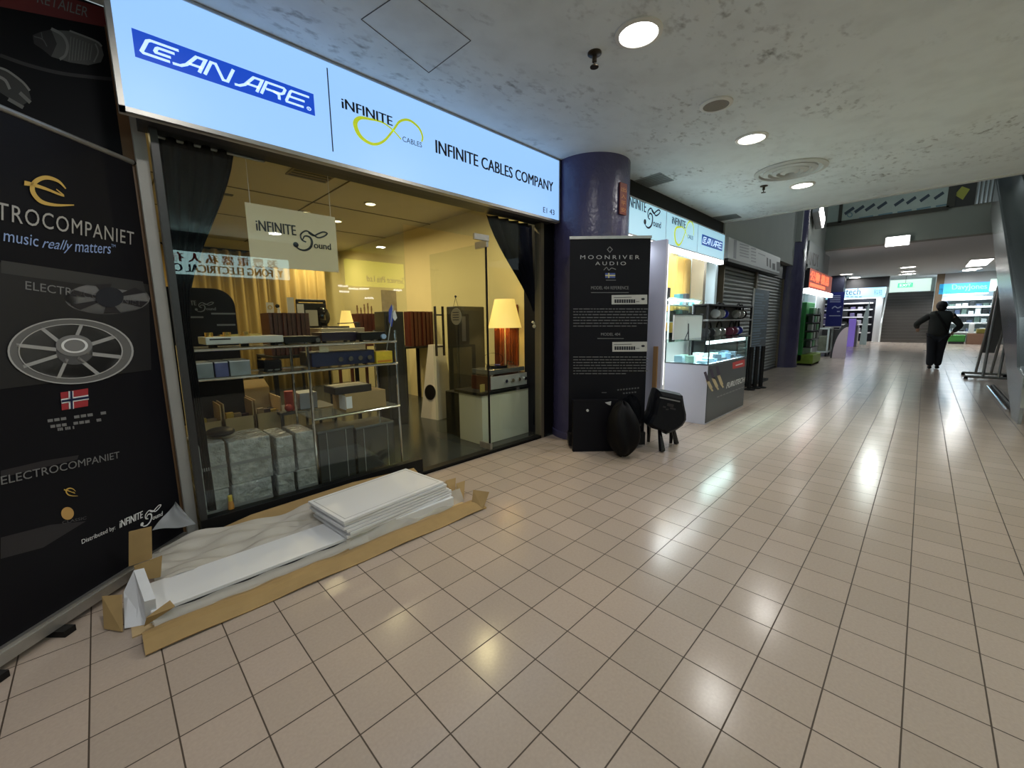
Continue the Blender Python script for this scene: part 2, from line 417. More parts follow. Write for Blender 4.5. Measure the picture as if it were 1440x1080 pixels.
def cables_logo(fr, ink, lime, parent):
    mb = MB()
    pts = smoothpts([(5.55,-1.15),(4.75,-.45),(3.7,.0),(2.5,-.12),(1.5,-.4),(1.07,-1.2),(1.5,-2.3),(2.6,-2.68),(3.7,-2.0),(4.75,-.45),(5.5,.8),(6.5,1.33),(7.5,.95),(7.95,.1),(7.85,-.6)], 8)
    n = len(pts); wd = [.16+.26*math.exp(-((i/n-.38)/.16)**2)+.12*math.exp(-((i/n-.8)/.12)**2) for i in range(n)]
    mb.stroke(pts, wd, fr); mb.build('infinity_mark', lime, parent)
    mb = MB()
    put_text(mb, 'iNFINITE', fr(0,0), fr(4.7,0), fr(0,1), bold=.012)
    put_text(mb, 'CABLES', fr(5.7,-1.3), fr(7.85,-1.3), fr(5.7,-.72))
    mb.build('logo_lettering', ink, parent)
def sound_logo(fr, ink, parent):
    mb = MB()
    put_text(mb, 'iNFINITE', fr(0,.72), fr(2.02,.72), fr(0,1.28), bold=.012)
    put_text(mb, 'ound', fr(2.98,.12), fr(3.98,.12), fr(2.98,.50), bold=.01)
    mb.disc((1.96,.20), .15, fr)
    pts = smoothpts([(2.55,.42),(2.32,.52),(2.28,.82),(2.6,1.06),(2.95,.92),(3.25,.76),(3.6,.88),(3.82,1.08),(3.6,1.14),(3.3,1.0),(3.0,.84),(2.72,.98)], 6)
    mb.stroke(pts, .085, fr)
    pts = smoothpts([(2.35,.5),(2.5,.75),(2.78,.72),(2.88,.45),(2.75,.12),(2.45,-.06),(2.15,-.04),(1.96,.1)], 6)
    mb.stroke(pts, [.05+.08*math.sin(math.pi*i/(len(pts)-1)) for i in range(len(pts))], fr)
    mb.build('logo_lettering', ink, parent)

f = on(1, SY)
SX0, SX1, SZ0, SZ1 = P(175,150,1,SY).x-.02, P(787,225,1,SY).x, P(175,150,1,SY).z-.02, P(787,225,1,SY).z
sg = thing('shop_sign', 'long glowing pale blue lightbox sign over the nearest shop window', 'sign', ((SX0+SX1)/2, SY, SZ0))
MB().box(SX0, SX1, SY+.012, SY+.05, SZ0, SZ1+.0, .004).build('sign_box', mat('sign_box_grey', (.52,.50,.46), .5, .1), sg)
MB().box(SX0+.022, SX1-.012, SY, SY+.014, SZ0+.022, SZ1-.012).build('sign_face', SIGNW, sg)
mb = MB(); t = .022
mb.box(SX0, SX1, SY-.008, SY+.02, SZ0, SZ0+t); mb.box(SX0, SX1, SY-.008, SY+.02, SZ1-.012, SZ1); mb.box(SX0, SX0+t, SY-.008, SY+.02, SZ0, SZ1); mb.box(SX1-.012, SX1, SY-.008, SY+.02, SZ0, SZ1)
mb.build('sign_frame', ALU, sg)
mb = MB(); mb.box(SX0, SX1, SY+.01, SY+.05, SZ1, CE); mb.build('top_channel', BLACK, sg)
a, b_, c_ = f(190,80), f(443,163), f(184,39)
canare(frame(a+ND, Vector((b_.x-a.x,0,0))/5.2, Vector((0,0,c_.z-a.z))), SIGNB, SIGNL, sg, ND)
p, q = f(460.5,96), f(467.5,213)
xx = (p.x+q.x)/2
MB().box(xx-.003, xx+.003, SY-.003, SY, q.z, p.z).build('divider_line', INK, sg)
a = f(481,152); b_ = f(551.6,176); h = f(546,161.4).z-f(546,174.3).z
cables_logo(frame(a+ND, Vector(((b_.x-a.x)/4.7,0,0)), Vector((0,0,h))), INK, LIME, sg)
mb = MB(); a = f(612.9,215); b_ = f(777.5,269.8); h = f(613,196.7).z-a.z
put_text(mb, 'INFINITE CABLES COMPANY', a+ND, Vector((b_.x, a.y, a.z))+ND, a+Vector((0,0,h))+ND, bold=.013)
a = f(763.6,298.5); b_ = f(779.4,300.5); put_text(mb, 'E1 43', a+ND, Vector((b_.x,a.y,a.z))+ND, a+Vector((0,0,f(764,291).z-a.z))+ND, bold=.004)
mb.build('sign_lettering', INK, sg)

# ---- glass front
PX0 = .305                       # glass starts
SEAM = 1.753; DH = 2.62; GX1 = 3.34
struct(MB().box(PX0+.03, SEAM, GY-.0012, GY+.0012, .14, 2.285).build('window_1', GLASS))
struct(MB().box(SEAM+.004, DH, GY-.0012, GY+.0012, 2.03, 2.285).build('window_2', GLASS))
struct(MB().box(DH+.004, GX1, GY-.0012, GY+.0012, .03, 2.285).build('window_3', GLASS))
struct(MB().box(PX0-.02, 3.42, GY-.03, GY+.05, .0, .03).build('trim_3', BLACK))
struct(MB().box(PX0, 1.82, GY-.02, GY+.05, .03, .14).build('trim_4', BLACK))
struct(MB().box(PX0, PX0+.032, GY-.02, GY+.05, .14, 2.285).build('trim_5', mat('dark_frame', (.03,.03,.03), .4)))
f = on(1, 3.03)
x0, x1 = f(230,500).x, f(247,500).x
struct(MB().box(.250, .302, 3.03, 3.09, 0, 2.45).build('trim_6', mat('post_grey', (.42,.41,.38), .5, .2, noise=.1)))
struct(MB().box(.205, .262, 3.095, 3.118, 0, 2.79).build('trim_7', WOODB))
struct(MB().box(GX1, GX1+.045, GY-.03, GY+.06, 0, 2.285).build('trim_8', mat('bronze_frame', (.20,.17,.12), .4, .4)))
struct(MB().box(GX1+.045, 3.66, GY-.0, GY+.26, 0, 2.8).build('trim_9', BLACK))  # black filler in the gap by the pillar, widened to stop interior light showing
# swung-in glass door
MB().box(DH-.006, DH+.006, GY+.04, GY+.93, .04, 2.0)
dr = MB().box(DH-.0015, DH+.0015, GY+.03, GY+.93, .045, 2.0).build('door_1', GLASS); struct(dr)
o = MB().tube([(DH-.05,GY+.80,.92),(DH-.05,GY+.80,1.45)], .014).tube([(DH+.05,GY+.80,.92),(DH+.05,GY+.80,1.45)], .014).cyl((DH-.05,GY+.8,1.02),(DH+.05,GY+.8,1.02),.008).cyl((DH-.05,GY+.8,1.36),(DH+.05,GY+.8,1.36),.008).build('handle', mat('dark_bronze', (.06,.045,.03), .3, .6), dr)
MB().box(DH-.014, DH+.014, GY+.0, GY+.16, 1.96, 2.02).box(DH-.014, DH+.014, GY+.0, GY+.16, .03, .09).build('patch_fitting', ALU, dr)
MB().box(DH-.006, DH+.006, GY+.012, GY+.03, .045, 2.0).build('edge_seal', BLACK, dr)
struct(MB().box(DH-.16, DH+.012, GY-.012, GY+.012, 2.01, 2.06).build('trim_10', ALU))

# ---- curtains
def curtain(name, label, fnL, fnR, z1, z0, y, parts_tie=None):
    th = thing(name, label, 'curtain', (fnL(0), y, z0))
    def g(u, v):
        z = z1+(z0-z1)*v; L, Q = fnL(v), fnR(v)
        return Vector((L+(Q-L)*u, y+.028*math.sin(u*9*math.pi)*(.4+.6*min(1,(Q-L)/.4)), z))
    mb = MB(); mb.grid(g, 72, 24); o = mb.build('cloth', CLOTH, th, smooth=True)
    s = o.modifiers.new('thickness', 'SOLIDIFY'); s.thickness = .006
    return th
def lerp(pts):
    def fn(v):
        for (a, x), (b, y) in zip(pts, pts[1:]):
            if v <= b: t = (v-a)/(b-a); t = t*t*(3-2*t)*.5+t*.5; return x+(y-x)*t
        return pts[-1][1]
    return fn
f = on(1, 3.0)
xa = f(322,205).x
c1 = curtain('curtain', 'black curtain bunched to the left end of the shop window', lerp([(0,.345),(1,.35)]), lerp([(0,xa+.02),(.40,.40),(.48,.385),(1,.40)]), 2.28, .15, 3.0)
xb, xc = f(687,293).x, f(748,300).x
c2 = curtain('curtain', 'black curtain tied back at the right end of the shop window', lerp([(0,xb),(.43,xc+.07),(.5,xc+.09),(1,xc+.05)]), lerp([(0,xc+.03),(.30,xc+.06),(.43,xc+.16),(1,xc+.17)]), 2.28, .12, 3.03)
pz = f(752,455)
MB().tube([(pz.x-.05,2.99,pz.z+.02),(pz.x,2.98,pz.z-.02),(pz.x+.09,3.0,pz.z)], .013).sph((pz.x-.03,2.98,pz.z-.03),.02).build('tie_back', mat('cream_cord', (.7,.62,.45), .6), c2)
mb = MB(); mb.cyl((.34,3.0,2.275),(SEAM-.9,3.0,2.275),.008); mb.build('curtain_rod', ALU, c1)

# ---- hanging sign
f = on(1, 3.06)
a, b_, c_ = f(344,284), f(472,306), f(476,385)
hs = thing('hanging_sign', 'cream lettered plate hung on two strings behind the shop glass', 'sign', ((a.x+b_.x)/2, 3.06, c_.z))
HX0, HX1, HZ0, HZ1 = a.x, f(474,345).x, c_.z+.01, a.z
MB().box(HX0, HX1, 3.06, 3.066, HZ0, HZ1).build('plate', mat('cream_plate', (.80,.68,.46), .35, emit=(.8,.6,.3), es=.0), hs)
MB().cyl((HX0+.03,3.063,HZ1),(HX0+.03,3.063,2.80),.0016,6).build('string', PWHITE, hs)
MB().cyl((HX1-.03,3.063,HZ1),(HX1-.03,3.063,2.80),.0016,6).build('string', PWHITE, hs)
w_ = (HX1-HX0)
sound_logo(frame((HX0+.09*w_, 3.0575, HZ0+.36*(HZ1-HZ0)), ((.83*w_)/4,0,0), (0,0,(.83*w_)/4)), INK, hs)

# ================================================================== SHOP INTERIOR
def pbox(name, label, cat, px, y, dep, m, z0=None, bev=.004, group=None, rz=0):
    x0, x1, a, b = rect(*px, 1, y)
    if z0 is not None: a = z0
    th = thing(name, label, cat, ((x0+x1)/2, y+dep/2, a), rz, group)
    return th, (x0, x1, y, y+dep, a, b)
FLZ = .012
# back curtain
bc = thing('back_curtain', 'tall gold curtain along the back wall of the shop', 'curtain', (1.3, 8.8, FLZ))
mb = MB(); mb.grid(lambda u, v: Vector((-.9+4.3*u, 8.8+.05*math.sin(u*150)+.02*math.sin(u*61), FLZ+.01+2.56*v)), 400, 2)
o = mb.build('cloth', mat('gold_cloth', (.42,.31,.12), .8), bc, smooth=True); o.modifiers.new('thickness', 'SOLIDIFY').thickness = .005
MB().cyl((-1,8.8,2.59),(3.45,8.8,2.59),.02).build('curtain_rod', BLACK, bc)

# display rack
RX0, RX1, RY0, RY1 = .36, 1.72, 3.06, 3.42
ZT, ZM, ZL = 1.135, .955, .60
rk = thing('display_rack', 'chrome tube display rack with glass shelves behind the shop window', 'rack', ((RX0+RX1)/2, (RY0+RY1)/2, FLZ))
XM = P(438,560,1,RY0).x
for x in (RX0, XM, RX1):
    for y in (RY0, RY1):
        MB().cyl((x,y,FLZ),(x,y,1.15 if x != RX1 else 1.22),.011,12).build('post', CHROME, rk)
for z, xa in ((ZT, RX0), (ZM, RX0), (ZL, XM)):
    MB().box(xa, RX1, RY0-.01, RY1+.01, z-.010, z).build('shelf', mat('shelf_glass', (.25,.27,.26), .12, alpha=.38), rk)
    MB().cyl((xa,RY0-.012,z-.006),(RX1,RY0-.012,z-.006),.010,10).cyl((xa,RY1+.012,z-.006),(RX1,RY1+.012,z-.006),.008,10).build('rail', CHROME, rk)

def amp(label, px, y, dep, m, z0, knobs, mk=CHROME, kr=.02, cat='amplifier', name='amplifier'):
    th, (x0,x1,y0,y1,a,b) = pbox(name, label, cat, px, y, dep, m, z0)
    MB().box(x0,x1,y0,y1,a+.012,b,.004).build('case', m, th)
    MB().box(x0,x1,y0-.008,y0,a+.012,b,.002).build('front_panel', m, th)
    for k in knobs:
        kx = x0+(x1-x0)*k
        MB().cyl((kx,y0-.03,(a+b)/2),(kx,y0-.008,(a+b)/2),kr,16).build('knob', mk, th)
    for u in (.12,.88):
        for v in (.2,.8):
            MB().cyl((x0+(x1-x0)*u,y0+dep*v,a),(x0+(x1-x0)*u,y0+dep*v,a+.013),.016,10).build('foot', BLACK, th)
    return th, (x0,x1,y0,y1,a,b)
# silver turntable
th, (x0,x1,y0,y1,a,b) = pbox('turntable', 'silver turntable with gold feet on the rack top shelf', 'turntable', (289,473,399,486), 3.10, .26, SILVER, ZT)
for u in (.1,.5,.9): MB().cyl((x0+(x1-x0)*u,y0+.06,a),(x0+(x1-x0)*u,y0+.06,a+.022),.024,14).build('foot', BLACK, th)
MB().box(x0,x1,y0,y1,a+.022,b,.004).box(x0,x1,y0-.003,y0,a+.034,a+.037).build('plinth', SILVER, th)
MB().box(x0+.02,x0+.13,y0-.003,y0,b-.018,b-.01).build('badge', INK, th)
for u in (.08,.3,.55): MB().cyl((x0+(x1-x0)*u,y0+.1,b),(x0+(x1-x0)*u,y0+.1,b+.028),.022,14).build('spike', mat('gold_metal', (.8,.55,.18), .25, 1.0), th)
MB().box(x0+.1,x1-.1,y0+.14,y0+.22,b,b+.012).build('deck_plate', mat('gold_metal'), th)
amp('slim black amplifier with one silver knob beside the silver turntable', (400,473,450,484), 3.10, .26, BLACK, ZT, (.9,), kr=.016)
amp('wide dark purple amplifier at the right end of the rack top shelf', (452,467,503,481), 3.2, .2, mat('dark_purple', (.018,.010,.03), .3), ZT, ())
amp('small black deck with a blue tipped knob at the rack right end', (507,467,541,481), 3.12, .22, BLACK, ZT, (.9,), mk=mat('pale_blue_knob', (.4,.55,.8), .3))
# grey printed boxes
for i, (px, cc, lb) in enumerate((((262,511,301,533), (.20,.23,.25), 'plain grey printed carton at the left end of the rack second shelf'), ((302,509,322,531), (.09,.10,.24), 'purple printed carton between two grey ones on the second shelf'), ((323,507,353,529), (.22,.25,.27), 'grey printed carton right of the purple one on the second shelf'))):
    th, (x0,x1,y0,y1,a,b) = pbox('product_box', lb, 'box', px, 3.09, .22, GREY, ZM)
    MB().box(x0+.002,x1-.002,y0,y1,a,b,.002).build('carton', mat('printed_carton_%d' % i, cc, .4, noise=.5, nscale=10), th)
    MB().box(x0+.002,x1-.002,y0-.001,y1,b-.006,b+.001).build('lid_edge', mat('carton_edge', (.55,.56,.58), .5), th)
# blue black amp with four knobs
th, (x0,x1,y0,y1,a,b) = amp('blue-black amplifier with four silver knobs on the rack second shelf', (438,494,526,517), 3.11, .25, NAVY, ZM, (.42,.58,.74,.90), kr=.018)
th, (x0,x1,y0,y1,a,b) = pbox('price_card', 'small cream card standing on the four-knob amplifier', 'card', (449,486,462,493), 3.12, .002, CREAM, b)
MB().box(x0,x1,y0,y1,a,b).build('card', CREAM, th)
# yellow box with the stick
th, (x0,x1,y0,y1,a,b) = pbox('yellow_box', 'bright yellow packet at the right end of the second shelf', 'box', (529,494,552,509), 3.09, .12, YEL, ZM)
MB().box(x0,x1,y0,y1,a,b,.003).build('packet', YEL, th)
MB().box(x0+.01,x1-.01,y0-.001,y0,a+.01,a+.025).build('stripe', mat('orange_print', (.7,.25,.02), .5), th)
f = on(1, 3.12)
fs = thing('flag_stick', 'blue and white pennants on a clear stick rising from the yellow packet', 'pennant', tuple(f(544,494)))
MB().cyl(f(543,497), f(553,430), .004, 8).build('stick', mat('clear_plastic', (.6,.63,.65), .2, alpha=.7), fs)
MB().slab([f(547,436),f(551,428),f(553,448),f(551,460),f(547,452)], (0,.006,0)).build('blue_pennant', mat('blue_plastic', (.06,.10,.55), .4), fs)
MB().slab([f(552,440),f(555,436),f(558,447),f(555,451),f(552,447)], (0,-.006,0)).build('white_pennant', WHITE, fs)
# gadget
th, (x0,x1,y0,y1,a,b) = pbox('phono_stage', 'small glossy black gadget on the second shelf between the cartons and the four-knob amplifier', 'gadget', (371,506,397,518), 3.12, .18, BLACKG, ZM)
MB().box(x0,x1,y0,y1,a,b,.012).build('case', BLACKG, th); MB().box(x0+.02,x0+.05,y0-.002,y0,a+.012,a+.02).box(x1-.05,x1-.02,y0-.002,y0,a+.012,a+.02).build('terminals', CHROME, th)
# third shelf carton and black case
th, (x0,x1,y0,y1,a,b) = pbox('carton', 'brown carton with a white label on the rack low shelf', 'box', (486,551,543,578), 3.08, .25, CARD, ZL)
MB().box(x0,x1,y0,y1,a,b,.003).build('box', CARD, th); MB().box(x0-.001,x0+.0,y0,y0+.12,a+.02,b-.01).box(x0+.004,x0+.05,y0-.001,y0,a+.03,b-.02).build('label_sticker', PWHITE, th)
zb = b
th, (x0,x1,y0,y1,a,b) = pbox('black_case', 'flat black case lying on the brown carton in the rack', 'case', (467,543,523,556), 3.10, .22, BLACK, zb)
MB().box(x0+.02,x1,y0,y1,a,b,.004).build('case', BLACK, th); MB().box(x0+.04,x1-.02,y0+.02,y1-.02,b,b+.002).build('lid_inlay', mat('pale_paper', (.75,.62,.42), .5), th)

# cartons behind the wrapped stack
for i, (px, lb) in enumerate((((258,563,314,640), 'leftmost of the tall open brown cartons behind the wrapped boxes'), ((316,556,359,636), 'middle tall open brown carton behind the wrapped boxes'), ((361,551,398,632), 'rightmost of the tall open brown cartons behind the wrapped boxes'))):
    th, (x0,x1,y0,y1,a,b) = pbox('open_carton', lb, 'box', px, 3.50+.02*i, .3, CARDL, FLZ)
    t = .008; hz = b-.16
    MB().box(x0,x1,y0,y0+t,a,hz).box(x0,x1,y1-t,y1,a,b).box(x0,x0+t,y0,y1,a,b-.05).box(x1-t,x1,y0,y1,a,b-.05).box(x0,x1,y0,y1,a,a+t).build('carton_walls', CARDL, th)
    mb = MB(); mb.slab([(x0,y1,b),(x1,y1,b),(x1-.01,y1+.09,b+.06),(x0+.01,y1+.09,b+.06)], (0,0,.004)); mb.build('flap', CARD, th)
    cols = [((.05,.01,.015),'dark red book'), ((.5,.33,.04),'yellow book'), ((.3,.2,.1),'brown book')]
    for k in range(3):
        xa = x0+.02+(x1-x0-.04)*k/3; cc, nm = cols[(k+i)%3]
        o = thing('record_sleeve', '%s standing in the %s open brown carton' % (nm, ('leftmost','middle','rightmost')[i]), 'book', (xa+.02, y0+.06, hz-.14))
        MB().box(xa, xa+(x1-x0-.05)/3, y0+.03+.01*k, y0+.07+.01*k, a+t, hz+.035-.012*k, .002).build('cover', mat('sleeve_%d' % ((k+i)%3), cc, .5, noise=.4, nscale=20), o)
# red thing and pale carton
th, (x0,x1,y0,y1,a,b) = pbox('red_can', 'red cylinder standing left of the pale upright carton in the rack', 'can', (405,551,420,585), 3.45, .1, RED, .60)
struct_shelf = MB().box(RX0+.3, XM+.02, RY1+.02, RY1+.42, .585, .60)
ls = thing('low_shelf', 'low dark shelf board behind the wrapped boxes', 'shelf', (RX0+.6, RY1+.2, FLZ))
MB().box(x0-.06, 1.35, 3.44, 3.8, .58, .60).build('board', DARK, ls)
for xx, yy in ((x0-.05,3.45),(1.34,3.45),(x0-.05,3.79),(1.34,3.79)): MB().box(xx-.01,xx+.01,yy-.01,yy+.01,FLZ,.58).build('leg', DARK, ls)
MB().cyl(((x0+x1)/2,3.52,.60),((x0+x1)/2,3.52,b),.04,20).sph(((x0+x1)/2-.03,3.47,.63),.03).build('can', RED, th)
th, (x0,x1,y0,y1,a,b) = pbox('pale_carton', 'pale blue-white upright carton on the low shelf behind the rack', 'box', (422,552,447,585), 3.47, .18, LGREY, .60)
MB().box(x0,x1,y0,y1,a,b,.003).build('carton', mat('pale_carton', (.42,.44,.50), .5), th)
# shrink-wrapped boxes
cells = [(272,622,318,668),(320,616,382,660),(386,612,412,652),(415,606,442,648),(276,668,322,716),(324,660,383,704),(387,654,413,692),(416,648,446,684)]
sup = {}
names = ['upper far left','upper second','upper third','upper right end','lower far left','lower second','lower third','lower right end']
order = [4,5,6,7,0,1,2,3]
tops = {}
for i in order:
    x0,x1,a,b = rect(*cells[i], 1, 3.02)
    base = FLZ if i >= 4 else tops[i+4]
    if i >= 4: b = .27
    th = thing('wrapped_box', 'grey shrink-wrapped box at the %s of the stack by the shop window' % names[i], 'box', ((x0+x1)/2, 3.17, base), 0, 'shrink-wrapped boxes in the window')
    MB().box(x0+.004,x1-.004,2.985+.02*(i%2),3.30,base,b,.008).build('wrapped_carton', WRAP, th)
    MB().box(x0+.004,x1-.004,2.983+.02*(i%2),2.986+.02*(i%2),base+(b-base)*.45,base+(b-base)*.52).build('tape', PGREY, th)
    tops[i] = b
f = on(1, 3.1)
x0 = f(290,616).x; x1 = f(333,612).x
th = thing('black_pouch', 'limp black pouch lying on the wrapped boxes', 'pouch', ((x0+x1)/2, 3.12, tops[1]))
MB().sph(((x0+x1)/2,3.14,max(tops[0],tops[1])+.028),.5,20,(abs(x1-x0),.20,.055)).build('pouch', BLACK, th, smooth=True)
x0,x1,a,b = rect(318,678,326,702,1,2.97)
th = thing('orange_bottle', 'little orange and yellow bottle behind the foot of the window glass', 'bottle', ((x0+x1)/2, 2.965, FLZ))
MB().lathe([(0,0),(.016,0),(.017,.15),(.012,.18)], ((x0+x1)/2,2.962,FLZ), 14).build('body', mat('orange_plastic', (.62,.26,.04), .4), th, smooth=True)
MB().lathe([(.012,.18),(.012,.215),(0,.215)], ((x0+x1)/2,2.962,FLZ), 14).build('cap', YEL, th, smooth=True)
# dark boxes low right in the rack
for i, (px, lb) in enumerate((((450,602,500,690), 'dark storage box under the low shelf, left of two'), ((503,596,556,680), 'dark storage box under the low shelf, right of two'))):
    th, (x0,x1,y0,y1,a,b) = pbox('storage_box', lb, 'box', px, 3.12, .27, DARK, FLZ)
    MB().box(x0,x1,y0,y1,a,b-.02,.005).build('body', mat('smoked_plastic', (.045,.05,.05), .2), th)
    MB().box(x0-.005,x1+.005,y0-.005,y1+.005,b-.02,b,.004).build('lid', mat('smoked_lid', (.10,.11,.11), .25), th)
    MB().box(x0+.06,x0+.065,y0-.003,y0,a,b-.02).box(x1-.065,x1-.06,y0-.003,y0,a,b-.02).build('rib', GREY, th)

# dark pop-up display with rounded corner
x0,x1,a,b = rect(236,405,333,500,1,3.75)
pu = thing('popup_display', 'dark round-cornered lettered display wall at the window left end', 'display', ((x0+x1)/2, 3.78, FLZ))
rc = .13; arc = [(x1-rc+rc*math.cos(t*math.pi/16), 3.75, b-rc+rc*math.sin(t*math.pi/16)) for t in range(9)]
MB().slab([(x0,3.75,FLZ),(x1,3.75,FLZ)]+arc+[(x0,3.75,b)], (0,.06,0)).build('panel', BLACKP, pu)
f = on(1, 3.75)
p0 = f(246,421)
sound_logo(frame(p0+ND+Vector((0,0,-.08)), ((f(302,421).x-p0.x)/4,0,0), (0,0,(f(302,421).x-p0.x)/4)), PGREY, pu)
mb = MB()
for (xa,ya,xb) in ((265,446,286),(297,441,331),(305,457,331)):
    q0, q1 = f(xa,ya), f(xb,ya); mb.box(q0.x,q1.x,3.746,3.749,q0.z-.006,q0.z+.006)
mb.build('text_line', PGREY, pu)

# slatted wood diffusers, rack etc. deeper in the room
def slatbox(label, px, y, dep, n, z0, m=WOOD, name='wood_diffuser'):
    th, (x0,x1,y0,y1,a,b) = pbox(name, label, 'sound diffuser', px, y, dep, m, z0)
    MB().box(x0,x1,y0+.03,y1,a,b).build('back_board', m, th)
    mb = MB()
    for k in range(n):
        w_ = (x1-x0)/n; mb.box(x0+w_*k, x0+w_*(k+.55), y0+.03*((k*7)%3)/3, y0+.04, a, b)
    mb.build('slat', m, th); return th, (x0,x1,y0,y1,a,b)
def table(label, x0, x1, y0, y1, z, m, name='table'):
    th = thing(name, label, 'table', ((x0+x1)/2,(y0+y1)/2,FLZ))
    MB().box(x0,x1,y0,y1,z-.03,z,.003).build('top', m, th)
    for xx in (x0+.02,x1-.02):
        for yy in (y0+.02,y1-.02): MB().box(xx-.02,xx+.02,yy-.02,yy+.02,FLZ,z-.03).build('leg', m, th)
    return th
# a long low black bench carries the pieces in the middle of the room
BZ1 = .78
zz = .95
table('long dark bench in the middle of the shop behind the rack', 1.25, 2.42, 4.75, 5.35, zz, BLACK, 'bench')
th, (x0,x1,y0,y1,a,b) = slatbox('dark red slatted wood crate with little cards on top behind the turntable', (379,440,437,478), 4.85, .3, 9, zz)
for k,(u,h,lb,mm) in enumerate(((.12,.11,'white ring-printed card on the slatted crate',PWHITE),(.62,.17,'tall white card leaning on top of the slatted crate',PWHITE),(.86,.10,'small white card at the right end of the slatted crate',PWHITE))):
    c = thing('card', lb, 'card', (x0+(x1-x0)*u, y0+.1, b))
    MB().box(x0+(x1-x0)*u-.035, x0+(x1-x0)*u+.035, y0+.1, y0+.104, b, b+h).build('sheet', mm, c)
    if k == 0: mb = MB(); mb.ring((0,0), .014, .022, frame((x0+(x1-x0)*u, y0+.098, b+.06), (1,0,0), (0,0,1)), 20); mb.build('ring_print', GOLD, c)
c = thing('figurine', 'tiny white and black figurine on the slatted crate', 'figurine', (x0+(x1-x0)*.33, y0+.12, b))
MB().lathe([(0,0),(.02,0),(.012,.04),(.016,.05),(0,.07)], (x0+(x1-x0)*.33, y0+.12, b), 14).build('body', PWHITE, c, smooth=True)
MB().sph((x0+(x1-x0)*.31, y0+.12, b+.075), .022).build('head', BLACK, c, smooth=True)
# clothes rail
x0,x1,a,b = rect(420,423,458,480,1,5.6)
cr = thing('equipment_frame', 'black square frame hung with dark cables and cloths near the back curtain', 'rail', ((x0+x1)/2, 5.6, FLZ))
MB().tube([(x0,5.6,FLZ),(x0,5.6,b),(x1,5.6,b),(x1,5.6,FLZ)], .018).build('frame', BLACK, cr)
mb = MB()
for k in range(6):
    u = x0+(x1-x0)*(k+.5)/6; mb.box(u-.04,u+.04,5.57,5.63,b-.35-.1*((k*5)%3),b-.03,.01)
mb.build('hung_cloth', BLACK, cr)
MB().box(x0+.06,x0+.2,5.5,5.52,b-.32,b-.12).build('grey_sheet', GREY, cr)
MB().sph((x1-.05,5.55,b-.2),.09,14,(1,.6,1.4)).build('black_bundle', BLACKG, cr, smooth=True)
# turntable with beige plinth behind the rack + far lamp
th, (x0,x1,y0,y1,a,b) = pbox('turntable', 'flat beige-topped turntable in the middle of the shop before the small lamp', 'turntable', (452,461,513,474), 4.8, .4, CREAM, zz)
MB().box(x0,x1,y0,y1,a+.02,b,.006).build('plinth', mat('beige_top', (.45,.40,.30), .4), th)
MB().box(x0+.02,x1-.02,y0+.02,y1-.02,a,a+.02).build('base', BLACK, th)
MB().cyl((x0+.25,y0+.2,b),(x0+.25,y0+.2,b+.02),.15,32).build('platter', DARK, th)
MB().box(x1-.07,x1-.03,y0+.05,y0+.09,b,b+.06).tube([(x1-.05,y0+.07,b+.06),(x0+.25,y0+.16,b+.05)], .006).build('tonearm', DARK, th)
def lamp(label, pxs, y, m_pole, foot_z, watts):
    (xt0,yt,xt1),(xb0,yb,xb1) = pxs
    f = on(1, y); cx = f((xb0+xb1)/2, yb).x; z1 = f((xt0+xt1)/2,yt).z; z0 = f((xb0+xb1)/2,yb).z
    r1 = abs(f(xb1,yb).x-f(xb0,yb).x)/2*.80; r0 = abs(f(xt1,yt).x-f(xt0,yt).x)/2*.80
    th = thing('table_lamp', label, 'lamp', (cx, y, foot_z))
    MB().lathe([(r1,z0),(r0,z1),(r0-.006,z1),(r1-.006,z0),(r1,z0)], (cx,y,0), 28).build('lamp_shade', SHADE, th, smooth=True)
    MB().cyl((cx,y,foot_z+.02),(cx,y,(z0+z1)/2),.008,10).build('pole', m_pole, th)
    MB().lathe([(0,0),(.07,0),(.07,.012),(.015,.025),(0,.025)], (cx,y,foot_z), 20).build('base', m_pole, th, smooth=True)
    l = bpy.data.lights.new('bulb','POINT'); l.energy = watts; l.color = (1,.72,.30); l.shadow_soft_size = .04
    o = bpy.data.objects.new('bulb', l); COL.objects.link(o); o.location = (cx,y,(z0*.65+z1*.35)); attach(o, th)
    return th
lamp('small lit cream lamp standing in the middle of the shop', ((480,437,494),(475,461,501)), 5.2, mat('brass', (.6,.42,.15), .3, .9), zz, 2.0)
# far shelf with figurines
table('small dark red side table near the shop back right', 2.75, 3.25, 6.3, 6.8, .95, WOOD)
th, (x0,x1,y0,y1,a,b) = slatbox('small dark red slatted block under the row of statuettes', (506,441,531,472), 6.35, .3, 4, .95)
for k,h in enumerate((.14,.10,.16,.18,.13)):
    c = thing('statuette', 'thin dark statuette in the row on the small slatted block', 'statuette', (x0+.03+(x1-x0-.06)*k/4, y0+.12, b), 0, 'statuettes on the slatted block')
    MB().lathe([(0,0),(.022,0),(.010,.015),(.014,h*.6),(.008,h*.8),(.014,h*.9),(0,h)], (x0+.03+(x1-x0-.06)*k/4, y0+.12, b), 10).build('body', WOODB, c, smooth=True)
